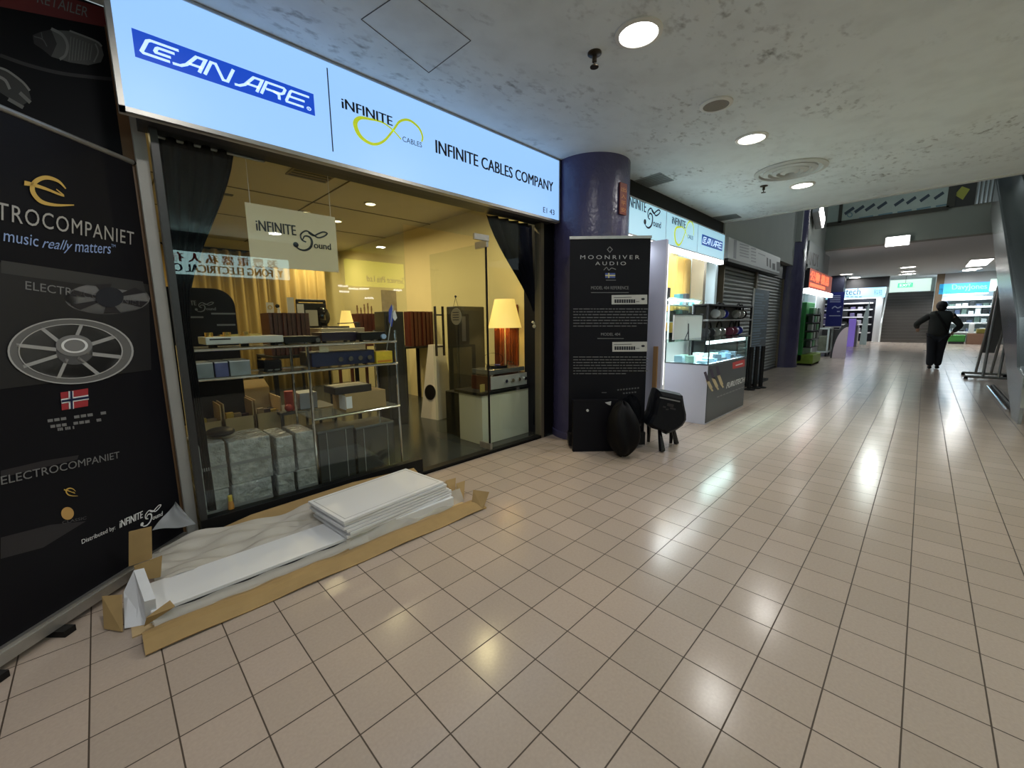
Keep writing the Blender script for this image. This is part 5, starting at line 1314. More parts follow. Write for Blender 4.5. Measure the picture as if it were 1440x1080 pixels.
for xa in (17.25,17.95):
    for ya in (y0+.03,y1-.03): MB().cyl((xa,ya-.02,.07),(xa,ya+.02,.07),.07,14).build('castor', BLACK, tr)
MB().box(18.02,18.8,y0-.2,y1-.1,.25,zt-.05).build('dark_side_box', mat('brown_dark', (.04,.035,.035), .5), tr)
# pink round-ended board
X = 16.75; f = on(0, X)
pts = [f(1171,494), f(1190,494), f(1190,484)]
pk = thing('arched_board', 'pale pink board with a quarter-round dark edge by the far shops', 'board', tuple(f(1180,495)))
q0, q1 = f(1190,490).y, f(1171,490).y; r = q1-q0
arc = [(X, q0+r*math.cos(t*math.pi/20), 1.0*math.sin(t*math.pi/20)) for t in range(11)]
MB().slab([(X,q0,0)]+arc, (.03,0,0)).build('board', mat('pale_pink', (.55,.45,.48), .5), pk)
mb = MB()
for a_, b2 in zip(arc, arc[1:]): mb.slab([a_, b2, (X, q0+(b2[1]-q0)*1.12+.0, b2[2]*1.12), (X, q0+(a_[1]-q0)*1.12, a_[2]*1.12)], (.05,0,0))
mb.build('dark_rim', DARK, pk)
# dark blue pillar banner
X = 26.0; f = on(0, X)
struct(MB().box(X, X+.6, f(1187,400).y, f(1168,400).y, 0, BZ).build('pillar', mat('dark_navy_pillar', (.018,.02,.045), .5)), 'dark square pillar behind the navy poster')
yb0, yb1 = f(1186,430).y, f(1163,430).y
nb = thing('navy_poster', 'navy blue poster with white print on the dark square pillar', 'poster', (X,(yb0+yb1)/2,1.0))
za, zb_ = f(1175,459).z, f(1176,411).z
MB().box(X-.04,X-.005,yb0,yb1,za,zb_).build('sheet', mat('navy_print', (.012,.02,.16), .4), nb)
mb = MB(); fq = on(0, X-.045); g = lambda u, v: fq(u, v)
for k in range(4): mb.stroke([(1167,416+2.8*k),(1182,416+2.8*k)], 1.1, g)
mb.stroke(smoothpts([(1170,434),(1174,431),(1178,433),(1183,431)],4), 1.6, g); mb.stroke([(1177,438),(1181,438)], 1.6, g); mb.stroke([(1166,444),(1182,444)], 1.2, g)
mb.build('poster_print', mat('navy_print_text', (.35,.4,.6), .5), nb)
MB().box(X-.06,X,yb0,yb1,za-.05,za).build('lower_rail', LGREY, nb)
# Ritech shop
X = 28.5; f = on(0, X)
y0, y1 = f(1245,412).y, f(1183,412).y; z0, z1 = f(1215,419).z, f(1215,405).z
s6 = thing('shop_sign', 'pale blue lit sign left of the far staircase', 'sign', (X,(y0+y1)/2,z0))
MB().box(X,X+.2,y0,y1+1.2,z0,z1).build('sign_face', mat('lightbox_far', (.4,.6,.7), .4, emit=(.30,.66,.92), es=.95), s6)
fq = on(0, X-.01); mb = MB(); put_text(mb, 'Ritech', fq(1180,415), fq(1210,414.5), fq(1180,406), shear=.15); 
for k in range(4): mb.stroke([(1190+6*k,417.2),(1194+6*k,417.2)], .8, fq)
mb.build('sign_lettering', NAVY, s6)
mb = MB(); put_text(mb, '科技', fq(1229,415.5), fq(1241,415.5), fq(1229,407)); mb.build('sign_chinese', mat('blue_grey', (.15,.3,.4), .5), s6)
struct(MB().box(X+.05,X+.2,y0-.1,y1+1.4,z1,BZ).build('wall_above_far_sign', DARK))
# its shelves
sh = thing('goods_shelf', 'far shop shelving of dark goods left of the staircase', 'shelf', (X+1.4,(y0+y1)/2,0))
MB().box(X+1.6,X+1.75,y0+.4,y1+1.2,0,z0).build('back_panel', mat('shelf_dark', (.03,.03,.045), .6), sh)
zz_ = [.5,.95,1.35,1.75,2.1]
for z in zz_: MB().box(X+1.1,X+1.6,y0+.5,y1+1.2,z-.06,z).build('shelf', mat('shelf_white', (.7,.68,.7), .4), sh)
for z in zz_[:-1]:
    for k in range(7):
        yy = y0+.7+(y1+.8-y0-.7)*k/6
        t = thing('boxed_goods', 'small boxed item on the far shop shelving left of the staircase', 'box', (X+1.2,yy,z), 0, 'goods on the far left shelving')
        MB().box(X+1.12,X+1.4,yy-.1,yy+.1,z,z+random.uniform(.1,.28),.01).build('pack', mat('goods_%d' % (k%4), ((.02,.02,.03),(.35,.33,.38),(.12,.10,.2),(.03,.03,.03))[k%4], .4), t)
l_ = thing('added_shop_light', 'unseen white panel light added in the far left shop', 'ceiling light', (X+.8,(y0+y1)/2,z0))  # added lamp, lights the far left shop from out of sight
MB().box(X+.4,X+1.0,y0+.2,y1,z0+.0,z0+.05).build('panel', TUBE, l_); bulb(l_, (X+.7,(y0+y1)/2,z0-.03), 25, (.9,.96,1), 1.5)
fr_ = thing('goods_stand', 'small purple-lit goods stand before the far left shop', 'stand', (24,2.6,0))
fz = on(0,24.0); ya, yb = fz(1206,470).y, fz(1195,470).y
MB().box(24,24.4,ya,yb,.0,.95,.02).build('body', mat('stand_grey', (.30,.31,.33), .5), fr_)
MB().box(23.98,24.0,ya+.1,ya+.35,.0,1.25).build('purple_panel', mat('purple_lit', (.3,.22,.7), .4, emit=(.22,.15,.6), es=.5), fr_)
MB().box(24.02,24.38,ya+.05,yb-.05,.95,1.15,.01).build('stacked_packs', mat('goods_1'), fr_)
st2 = thing('folded_display', 'pale upright folded display at the edge of the far left shop', 'display', (26,2.1,0))
fz = on(0,26.0); ya, yb = fz(1222,450).y, fz(1212,450).y
MB().slab([(26,ya,0),(26,yb,0),(26,yb-.05,1.4),(26,ya+.05,2.1)], (.05,0,0)).build('board', mat('pale_teal', (.40,.52,.55), .5), st2)
struct(MB().box(FX-.6,FX-.3,f(1238,440).y,f(1228,440).y,0,BZ).build('wall_stair_pier', LGREY))

# ================================================================== STAIRS, FAR RIGHT SHOP
f = on(0, 29.2)
y1_, y0_ = f(1236,481).y, f(1306,481).y
stc = thing('staircase', 'dark brown staircase rising at the far end of the corridor', 'staircase', (29.2,(y0_+y1_)/2,0))
nst = 17; rise = .155; run = .145
mb = MB()
for k in range(nst): mb.box(29.2+run*k, 29.2+run*nst+.1, y0_, y1_, rise*k, rise*(k+1)-.012)
mb.build('step', mat('stair_brown', (.070,.062,.055), .5), stc)
mb = MB()
for k in range(nst): mb.box(29.19+run*k, 29.24+run*k, y0_, y1_, rise*(k+1)-.014, rise*(k+1))
mb.build('nosing', mat('stair_nosing', (.15,.14,.13), .4), stc)
for y in (y0_,y1_):
    MB().tube([(29.2,y,.0),(29.2,y,1.0),(29.2+run*nst,y,1.0+rise*nst),(29.2+run*nst,y,rise*nst)], .035).build('handrail', mat('rail_white', (.75,.78,.78), .3), stc)
lw = thing('landing_window', 'bright white window above the staircase', 'window', (31.9,.7,2.55))
fz = on(0,31.95); ya, yb = fz(1309,403).y, fz(1244,403).y
MB().box(31.98,32.05,ya,yb,2.66,BZ).build('pane', mat('lit_window', (.7,.8,.75), .4, emit=(.62,.80,.72), es=1.0), lw)
MB().box(31.95,32.05,ya,yb,2.64,2.68).build('frame', GREY, lw)
fz = on(0, 29.0); c0 = fz(1273,401)
ex = thing('exit_sign', 'small green exit sign hanging over the staircase', 'sign', tuple(c0))
MB().box(29.0,29.05,c0.y-.28,c0.y+.28,c0.z-.11,c0.z+.11).build('sign_face', mat('exit_green', (.05,.5,.25), .4, emit=(.10,.55,.30), es=.8), ex)
mb = MB(); put_text(mb, 'EXIT', Vector((28.995,c0.y+.2,c0.z-.06)), Vector((28.995,c0.y-.2,c0.z-.06)), Vector((28.995,c0.y+.2,c0.z+.06))); mb.build('sign_lettering', mat('exit_white', (.9,1,.95), .4, emit=(.9,1,.95), es=1), ex)
MB().cyl((29.02,c0.y,c0.z+.11),(29.02,c0.y,BZ),.01,6).build('rod', GREY, ex)
struct(MB().box(29.3,29.7,fz(1322,440).y,fz(1311,440).y,0,BZ).build('wall_stair_right', mat('tan_pier', (.20,.15,.10), .6)))
# right far shop
X = 29.3; f = on(0, X)
y1, y0 = f(1321,405).y, f(1392,405).y; z0, z1 = f(1355,412.5).z, f(1355,398).z
s7 = thing('shop_sign', 'bright cyan lit sign over the far right shop', 'sign', (X,(y0+y1)/2,z0))
MB().box(X,X+.2,y0,y1,z0,z1).build('sign_face', mat('cyan_face', (.1,.5,.8), .4, emit=(.05,.42,.82), es=1.0), s7)
fq = on(0, X-.01); mb = MB(); put_text(mb, 'DavyJones', fq(1339,409.5), fq(1388,408.5), fq(1339,400), bold=.01); mb.build('sign_lettering', mat('cyan_letter', (.3,.6,.9), .4, emit=(.35,.65,1.0), es=.9), s7)
struct(MB().box(X+.05,X+.2,y0-3,y1,z1,BZ).build('wall_above_sign', mat('far_ceiling')))
bk = MB().box(X+1.6,X+1.75,y0-1,y1,0,z1)
ds = thing('goods_shelf', 'brightly lit shelving full of goods in the far right shop', 'shelf', (X+1.5,(y0+y1)/2,0))
bk.build('back_panel', mat('shelf_bright', (.62,.72,.76), .5), ds)
zz_ = [.55,1.0,1.4,1.8,2.15]
for z in zz_: MB().box(X+1.05,X+1.6,y0-.8,y1-.1,z-.07,z).build('shelf', mat('shelf_white2', (.8,.85,.86), .4), ds)
for z in (1.33,1.73,2.2): MB().box(X+1.04,X+1.08,y0-.6,y1-.2,z-.02,z+.03).build('shelf_light', mat('shelf_tube', (1,1,1), .4, emit=(.85,.97,1), es=1.6), ds)
for z in zz_[:-1]:
    for k in range(9):
        yy = y0-.5+(y1-y0+.2)*k/8
        t = thing('boxed_goods', 'small item on the brightly lit shelving of the far right shop', 'box', (X+1.2,yy,z), 0, 'goods on the far right shelving')
        MB().box(X+1.1,X+1.4,yy-.09,yy+.09,z,z+random.uniform(.08,.28),.015).build('pack', mat('goodsb_%d' % ((k*3+int(z*10))%5), ((.02,.025,.03),(.5,.6,.62),(.06,.09,.16),(.7,.75,.78),(.10,.16,.14))[(k*3+int(z*10))%5], .4), t)
l_ = thing('added_shop_light', 'unseen white panel light added in the far right shop', 'ceiling light', (X+.8,(y0+y1)/2,z1))  # unseen lamp put in to light the far right shop
MB().box(X+.3,X+1.0,y0,y1-.2,z0-.02,z0+.03).build('panel', TUBE, l_); bulb(l_, (X+.65,(y0+y1)/2,z0-.05), 45, (.88,.97,1), 1.6)
fz = on(0, 28.9)
p = fz(1343,470); t = thing('green_bin', 'green low bin before the far right shop', 'bin', (28.9,p.y,0))
MB().box(28.7,29.2,fz(1358,470).y,fz(1334,470).y,.10,.42,.03).build('bin', mat('grass_green', (.03,.20,.03), .6), t); MB().box(28.75,29.15,fz(1357,470).y,fz(1335,470).y,0,.10).build('plinth', DARK, t)
p = fz(1373,475); t = thing('brown_box', 'brown carton before the far right shop', 'box', (28.9,p.y,0))
MB().box(28.6,29.1,fz(1387,470).y,fz(1360,470).y,.0,.50,.01).build('carton', mat('brown_carton', (.20,.11,.07), .6), t); MB().box(28.65,29.05,fz(1386,470).y,fz(1372,470).y,.50,.72,.03).build('yellow_goods', mat('olive_goods', (.16,.14,.02), .5, noise=.6, nscale=8), t)
t = thing('white_pack', 'white pack standing on the far right shop floor', 'packet', (29.1,fz(1366,460).y,0)); MB().box(29.12,29.3,fz(1371,460).y,fz(1363,460).y,0.0,.95,.02).build('pack', mat('goodsb_3'), t)
wl = thing('light_box', 'small pale lit panel right of the cyan sign', 'lit panel', (X,f(1400,400).y,z0+.05))
MB().box(X-.1,X,f(1407,400).y,f(1392,400).y,z0+.05,z1+.1).build('panel', mat('lit_window'), wl)
struct(MB().box(X,X+.2,-7,f(1393,440).y,0,z0+.05).build('wall_far_right', mat('grey_far', (.16,.17,.17), .6)))

# ================================================================== EASEL FRAMES
ez = thing('aframe_stand', 'tall grey metal A-frame stand on foot bars beside the escalator', 'stand', (13.2,-1.02,0))
zt = 1.86
STEEL = mat('dull_steel', (.34,.35,.34), .4, .5)
FX0, FX1 = 12.62, 13.46
for x in (FX0,FX1): MB().cyl((x,-.70,.05),(x,-1.34,.05),.025,8).build('foot_bar', STEEL, ez)
for x in (FX0,FX1):
    for y in (-.72,-1.32): MB().cyl((x,y,0),(x,y,.05),.03,8).build('castor', BLACK, ez)
for y in (-.90,-1.12): MB().cyl((FX1,y,.05),(13.1,y-.10,zt),.022,8).build('front_leg', STEEL, ez)
for y in (-.95,-1.16): MB().cyl((FX0,y,.05),(13.0,y-.06,zt),.022,8).build('rear_leg', STEEL, ez)
MB().slab([(FX1-.03,-.92,.5),(FX1-.03,-1.12,.5),(13.08,-1.22,zt-.05),(13.08,-1.0,zt-.05)], (-.02,0,0)).build('board', mat('stand_board', (.15,.16,.16), .4), ez)
MB().cyl((13.06,-.98,zt),(13.06,-1.24,zt),.03,8).build('top_bar', STEEL, ez)

# ================================================================== ESCALATOR
es = thing('escalator', 'grey metal escalator rising along the right edge of the photo', 'escalator', (8.2,-1.6,0))
EY = -.90; sl_ = .484
def ez_(x): return .79+sl_*(x-9.73)
XA, XB = 7.7, 20.0
ESG = mat('escalator_steel', (.32,.34,.34), .22, .75)
def side(y, th_):
    mb = MB(); lo = [(8.10,0.0),(9.73,.79),(XB,ez_(XB))]; hi = [(XB,ez_(XB)+.80),(9.0,ez_(9.0)+.80),(8.3,.62),(7.75,.55),(7.6,.2),(7.6,.0)]
    mb.slab([Vector((x,y,z)) for x,z in lo+hi], (0,th_,0)); return mb
side(EY-.03, .03).build('outer_cladding', ESG, es); side(EY-1.5, .03).build('outer_cladding', ESG, es)
for y in (EY-.22, EY-1.28):
    mb = MB(); mb.slab([Vector((x,y,z)) for x,z in ((7.75,.55),(8.3,.62),(9.0,ez_(9.0)+.8),(XB,ez_(XB)+.8),(XB,ez_(XB)+1.52),(8.9,ez_(8.9)+1.52),(8.2,1.02),(7.75,.95))], (0,.012,0)); mb.build('balustrade_glass', mat('balustrade', (.16,.18,.18), .08, .3), es)
    MB().tube([(7.62,y,.62),(7.5,y,.78),(7.62,y,.95),(8.2,y,1.05),(8.9,y,ez_(8.9)+1.55),(XB,y,ez_(XB)+1.55)], .04).build('handrail', BLACK, es)
mb = MB(); mb.slab([Vector((x,EY-1.28,z)) for x,z in ((7.6,.02),(8.6,.02),(XB,ez_(XB)+.45),(XB,ez_(XB)+.05),(8.6,0.0),(7.6,0.0))], (0,1.06,0)); mb.build('truss', mat('truss_dark', (.05,.052,.052), .5), es)
mb = MB()
for k in range(28):
    x = 8.7+.40*k; z = ez_(x)+.45+.0; mb.box(x,x+.40,EY-1.26,EY-.24,z-.10,z+.02)
mb.build('step', mat('step_grey', (.10,.105,.105), .4, .4), es)
mb = MB(); mb.slab([Vector((x,EY-.22,z)) for x,z in ((7.6,.5),(8.3,.60),(9.0,ez_(9)+.78),(XB,ez_(XB)+.78),(XB,ez_(XB)+.82),(9.0,ez_(9)+.82),(8.3,.64),(7.6,.54))], (0,.20,0)); mb.build('deck', mat('deck_alu', (.45,.47,.47), .2, .9), es)
MB().box(7.0,7.6,EY-1.45,EY-.05,.0,.012).build('landing_plate', ALU, es)
# low kerb / floor rail by the escalator foot
kb = thing('floor_rail', 'low black and steel floor rail before the escalator', 'rail', tuple(P(1412,560,2,0)))
a, b_ = P(1396,543,2,.03), P(1426,577,2,.03)
MB().cyl(a, b_, .03, 8).build('rail', BLACK, kb); MB().cyl(a+Vector((0,.06,-.012)), b_+Vector((0,.06,-.012)), .018, 8).build('steel_rail', CHROME, kb)

# ================================================================== VOID: STRIP, LIGHTS
X = BX-.02; f = on(0, X)
ad_ = thing('advert_band', 'long upper-storey advertising band above the far beam', 'advertisement', (X,.6,4.1))
yl, yr = f(1172,300).y, f(1336,280).y
MB().box(X,X+.08,yr,yl+.3,4.08,5.3).build('panel', mat('advert_green', (.34,.42,.38), .5, noise=.25, nscale=3), ad_)
g = lambda u, v: on(0, X-.008)(u, v)
mb = MB(); xs_ = [1188,1202,1217,1234,1258,1275,1294,1314]
for k, x in enumerate(xs_):
    y = 301-(x-1188)*.17; mb.stroke([(x,y),(x+13,y-9)], 4.0, g)
mb.build('dash_print', mat('advert_dash', (.03,.05,.07), .5), ad_)
mb = MB(); mb.ring((1195,302), 2.6, 4.2, g, 18, .9)
for k in range(5): mb.stroke([(1208+k*27,307-k*4.2),(1228+k*27,303.5-k*4.2)], 2.2, g)
mb.build('small_print', mat('advert_print', (.12,.22,.26), .5), ad_)
MB().box(X-.03,X+.1,yr,yl+.3,4.04,4.14).box(X-.03,X+.1,f(1182,300).y-.04,f(1182,300).y+.04,4.1,5.3).box(X-.03,X+.1,yr-.1,yr+.05,4.1,5.3).build('frame', mat('advert_frame', (.03,.03,.02), .5), ad_)
yp = thing('diamond_advert', 'dark panel with a yellow-green diamond at the right end of the band', 'advertisement', (X,f(1358,275).y,4.1))
ya, yb = f(1374,270).y, f(1335,270).y
MB().box(X,X+.06,ya,yb,4.08,5.3).build('panel', mat('advert_dark', (.025,.025,.02), .4), yp)
mb = MB(); mb.face([g(1342,274),g(1353,262),g(1364,266),g(1354,281)]); mb.build('diamond_print', mat('diamond', (.32,.34,.05), .5), yp)
cl = thing('chrome_railing', 'chrome railing posts at the right end of the upper band', 'railing', (X,f(1385,270).y,4.08))
for k in range(4):
    y = f(1376+6*k,270).y; MB().cyl((X,y,4.08),(X,y,5.2),.05,10).build('post', CHROME, cl)
MB().cyl((X,f(1374,270).y,5.2),(X,f(1398,270).y,5.2),.04,10).build('top_rail', CHROME, cl)
# floodlight on void wall
f = on(1, 2.30)
p = P(1149,304,1,2.30)
fl_ = thing('floodlight', 'bright white floodlight on the wall above the far shop signs', 'light', tuple(p))
M = Matrix.Translation((p.x,p.y,p.z)) @ Matrix.Rotation(R(28),4,'Y')
MB().box(-.36,.36,-.10,.06,-.16,.16,.03,M).build('housing', LGREY, fl_)
MB().box(-.33,.33,-.13,-.095,-.14,.14,.01,M).build('lens', LAMP, fl_)
MB().box(p.x-.03,p.x+.03,p.y,2.42,p.z-.05,p.z+.05).build('bracket', DARK, fl_)
bulb(fl_, (p.x,p.y-.16,p.z), 12, (.92,1,.97), .6, 150, 'bulb', 'RECTANGLE', .25, (R(-60),0,0))
f = on(0, BX-.12); p = f(1262,339)
f2_ = thing('beam_light', 'square white light on the face of the far beam', 'light', tuple(p))
MB().box(BX-.12,BX,p.y-.26,p.y+.26,p.z-.14,p.z+.14,.02).build('housing', LGREY, f2_)
MB().box(BX-.14,BX-.118,p.y-.24,p.y+.24,p.z-.12,p.z+.12).build('lens', LAMP, f2_)
bulb(f2_, (BX-.2,p.y,p.z), 14, (.92,1,.97), .4, 160, 'bulb', 'RECTANGLE', .2, (0,R(70),0))
sk = thing('void_fill_panel', 'pale glowing fill panel added unseen high over the void', 'void_fill_panel', (11.5,.5,7.38))  # invented glowing panel, lights the void from above
MB().box(9.5,14,-2,2,7.30,7.34).build('pane', mat('fill_panel_glow', (.8,.9,.9), .4, emit=(.8,.95,1.0), es=.5), sk)
bulb(sk, (11.7,0,7.3), 55, (.85,.97,1), 4.0, 170, 'bulb', 'RECTANGLE', 4.0)

# ================================================================== CORRIDOR CEILING FITTINGS
def downlight(x, y, label, watts=DL_W, z=CE, r=.105, col=DL_C, nm='downlight'):
    th = thing(nm, label, 'ceiling light', (x,y,z))
    MB().lathe([(r*1.25,z),(r*1.25,z-.008),(r*1.02,z-.014),(r*.98,z-.004),(r*.98,z)], (x,y,0), 36).build('trim_ring', mat('ring_cream', (.68,.66,.60), .4), th, smooth=True)
    MB().cyl((x,y,z-.008),(x,y,z-.001),r*.98,36).build('lens', LAMP, th)
    bulb(th, (x,y,z-.022), watts, col, r*1.9)
    return th
pos = [P(898,46,2,CE), P(1057,194,2,CE), P(1128,260,2,CE)]
downlight(pos[0].x,pos[0].y,'nearest round ceiling downlight in the corridor'); downlight(pos[1].x,pos[1].y,'second round corridor downlight, beyond the ceiling speaker'); downlight(pos[2].x,pos[2].y,'third round corridor downlight, beside the round air diffuser')
p = P(777,-7,2,CE); downlight(.42, 1.38, 'round corridor downlight just above the top edge of the photo')
for (x,y,lb) in ((-1.6,1.35,'round corridor downlight behind the camera, shop side'),(.4,-2.4,'unseen added downlight right of the camera'),(2.4,-2.4,'unseen added downlight right of the camera, second'),(4.4,-2.4,'unseen added downlight right of the camera, third'),(6.4,-2.4,'unseen added downlight right of the camera, fourth'),(-1.6,-2.4,'unseen added downlight behind the camera, far side')):  # far-side row is added for light, placed so its reflections stay out of frame
    downlight(x,y,lb)
p = P(1007,146,2,CE)
th = thing('ceiling_speaker', 'round tan ceiling speaker between the first two corridor downlights', 'speaker', (p.x,p.y,CE))
MB().lathe([(.115,CE),(.115,CE-.01),(.09,CE-.016),(.09,CE)], (p.x,p.y,0), 36).build('trim_ring', mat('ring_cream'), th, smooth=True)
MB().cyl((p.x,p.y,CE-.012),(p.x,p.y,CE-.002),.09,32).build('grille', mat('speaker_tan', (.20,.16,.11), .6, noise=.2, nscale=60), th)
p = P(1111,239,2,CE)
th = thing('air_diffuser', 'large round ringed air diffuser in the corridor ceiling', 'vent', (p.x,p.y,CE))
for k, r in enumerate((.34,.25,.17,.09)):
    MB().lathe([(r,CE),(r,CE-.012-.004*k),(r-.045,CE-.022-.006*k),(r-.055,CE-.006),(r-.055,CE)], (p.x,p.y,0), 44).build('ring', mat('diffuser_grey', (.52,.53,.50), .5), th, smooth=True)
def sprinkler(px, py_, label):
    p = P(px, py_, 2, CE-.03); th = thing('sprinkler', label, 'sprinkler', (p.x,p.y,CE))
    MB().lathe([(.042,CE),(.042,CE-.008),(.014,CE-.016),(.014,CE-.05),(.0,CE-.05)], (p.x,p.y,0), 20).build('escutcheon', mat('dark_bronze'), th, smooth=True)
    MB().cyl((p.x,p.y,CE-.05),(p.x,p.y,CE-.075),.005,8).cyl((p.x,p.y,CE-.075),(p.x,p.y,CE-.08),.026,16).build('deflector', mat('dark_bronze'), th)
sprinkler(836,82,'dark sprinkler head near the first corridor downlight'); sprinkler(1074,265,'dark sprinkler head near the round air diffuser')
q = [P(x,y,2,CE) for x,y in ((508,27),(603,102),(662,57),(570,-15))]
th = thing('access_hatch', 'square access hatch outline in the ceiling above the long sign', 'hatch', (q[1].x-.2,q[1].y,CE))
x0,x1 = min(v.x for v in q), max(v.x for v in q); y0,y1 = q[2].y, q[1].y
mb = MB()
for k in range(4):
    a, b_ = q[k], q[(k+1)%4]; d = (b_-a).normalized(); n = Vector((-d.y,d.x,0))*.002
    mb.slab([a-n,b_-n,b_+n,a+n], (0,0,-.002))
mb.build('seam', mat('seam_dark', (.06,.06,.06), .7), th)
def gridvent(pts, label):
    q = [P(x,y,2,CE-.005) for x,y in pts]; c = sum(q, Vector())/4
    th = thing('ceiling_vent', label, 'vent', (c.x,c.y,CE))
    MB().slab(q, (0,0,.005)).build('frame', mat('vent_grey', (.26,.28,.27), .6), th)
    mb = MB()
    for k in range(1,7):
        a = q[0].lerp(q[3], k/7); b2 = q[1].lerp(q[2], k/7); d = (q[3]-q[0])*.02
        mb.slab([a-d,b2-d,b2+d,a+d], (0,0,-.004))
    mb.build('louvre', mat('vent_dark', (.15,.16,.16), .6), th)
gridvent([(888,256),(928,243),(948,254),(908,265)], 'grey louvred ceiling vent beside the purple pillar')
gridvent([(1000,306),(1035,301),(1043,306),(1007,312)], 'grey louvred ceiling vent near the ceiling edge')
# far ceiling lights
cols_ = {'left': [(1190,386),(1201,393),(1202,398)], 'middle': [(1277,376),(1277,382),(1278,388),(1272,394)], 'right': [(1370,378),(1363,388),(1360,396)]}
ordn = ['nearest','second','third','farthest']
for nm, l in cols_.items():
    for k, (px, py_) in enumerate(l):
        p = P(px, py_, 2, BZ-.01)
        downlight(min(p.x,28.0), p.y*min(1,28.0/p.x), '%s of the %s row of small lights in the far ceiling' % (ordn[k] if k < len(l)-1 else 'farthest', nm), FAR_W, BZ, .24, (.95,1,.98), 'downlight')
p = P(1378,369,2,BZ)
th = thing('panel_light', 'rectangular white panel light in the far ceiling', 'ceiling light', (p.x,p.y,BZ))
MB().box(p.x-1.6,p.x+1.3,p.y-.28,p.y+.35,BZ-.03,BZ).build('frame', LGREY, th); MB().box(p.x-1.5,p.x+1.2,p.y-.24,p.y+.31,BZ-.036,BZ-.028).build('diffuser', LAMP, th); bulb(th,(p.x,p.y,BZ-.06), 40, (.95,1,.98), 1.0)

# ================================================================== OPPOSITE SHOPS (mirrored in the glass)
MYP = 9.0
def mirror_pt(px, py_): p = P(px, py_, 1, MYP); return Vector((p.x, 2*GY-MYP, p.z))
a, b_ = mirror_pt(225,352), mirror_pt(408,395); Yo = 2*GY-MYP
z0, z1 = mirror_pt(316,388).z, mirror_pt(316,358).z
os_ = thing('shop_sign', 'white lit sign of the electrical shop across the corridor, mirrored in the glass', 'sign', ((a.x+b_.x)/2,Yo,z0))
MB().box(a.x-.9,b_.x,Yo-.12,Yo,z0,z1).build('sign_face', mat('white_lit_face', (.7,.8,.8), .4, emit=(.62,.98,.98), es=4.8), os_)
mb = MB(); zz = z0+.10; 
put_text(mb, 'Y. FONG ELECTRICAL CO.', Vector((b_.x-.12,Yo+.004,z0+.03)), Vector((a.x-.0,Yo+.004,z0+.03)), Vector((b_.x-.12,Yo+.004,z0+(z1-z0)*.44)), bold=.02); mb.build('sign_lettering', mat('sign_ink', (.004,.012,.05), .6), os_)
mb = MB(); put_text(mb, '源豐電器私人有限', Vector((b_.x-.2,Yo+.004,z0+(z1-z0)*.52)), Vector((a.x-.12,Yo+.004,z0+(z1-z0)*.52)), Vector((b_.x-.2,Yo+.004,z0+(z1-z0)*.94)), space=1.5, bold=.02); mb.build('sign_chinese', mat('sign_red', (.5,.03,.02), .5), os_)
a, b_ = mirror_pt(488,385), mirror_pt(568,385)
z0, z1 = mirror_pt(528,403).z, mirror_pt(528,368).z
oy = thing('shop_sign', 'yellow lit sign across the corridor, mirrored in the glass', 'sign', ((a.x+b_.x)/2,Yo,z0))
MB().box(a.x,b_.x,Yo-.12,Yo,z0,z1).build('sign_face', mat('yellow_lit_face', (.8,.75,.1), .4, emit=(.9,.85,.06), es=3.6), oy)
mb = MB(); put_text(mb, 'Service Pte Ltd', Vector((b_.x-.02,Yo+.004,z0+.10)), Vector((a.x+.45,Yo+.004,z0+.10)), Vector((b_.x-.02,Yo+.004,z0+.24)), bold=.02); mb.build('sign_lettering', mat('olive_ink', (.06,.05,.01), .5), oy)
for k, (px, py_) in enumerate(((483,402),(498,406),(513,406),(560,408),(485,410),(520,419))):
    p = mirror_pt(px, py_)
    t = thing('shop_lamp', 'small white lamp across the corridor, mirrored in the glass', 'light', (p.x,Yo,p.z), 0, 'lamps across the corridor')
    MB().box(p.x-.10,p.x+.10,Yo-.06,Yo,p.z-.018,p.z+.018,.005).build('lens', mat('mirrored_lamp', (1,1,1), .4, emit=(1,1,1), es=9), t)

# ================================================================== PEOPLE
def skinmesh(name, joints, edges, m, parent, sub=2, root=0):
    me = bpy.data.meshes.new(name); me.from_pydata([j[:3] for j in joints], edges, [])
    o = bpy.data.objects.new(name, me); COL.objects.link(o)
    sk_ = o.modifiers.new('skin', 'SKIN'); sk_.use_smooth_shade = True
    for i, j in enumerate(joints):
        r = j[3]; me.skin_vertices[0].data[i].radius = (r, j[4] if len(j) > 4 else r)
        me.skin_vertices[0].data[i].use_root = (i == root)
    ss = o.modifiers.new('smooth', 'SUBSURF'); ss.levels = sub; ss.render_levels = sub
    bpy.context.view_layer.update()
    dg = bpy.context.evaluated_depsgraph_get(); nm = bpy.data.meshes.new_from_object(o.evaluated_get(dg))
    bpy.data.objects.remove(o); nm.name = name; nm.materials.clear(); nm.materials.append(m)
    for p_ in nm.polygons: p_.use_smooth = True
    o = bpy.data.objects.new(name, nm); COL.objects.link(o); o.matrix_world = parent.matrix_basis.copy(); attach_local(o, parent)
    return o
def attach_local(o, parent):
    o.matrix_basis = Matrix.Identity(4); o.parent = parent; o.matrix_parent_inverse = Matrix.Identity(4)
SKIN = mat('skin', (.48,.30,.21), .55)
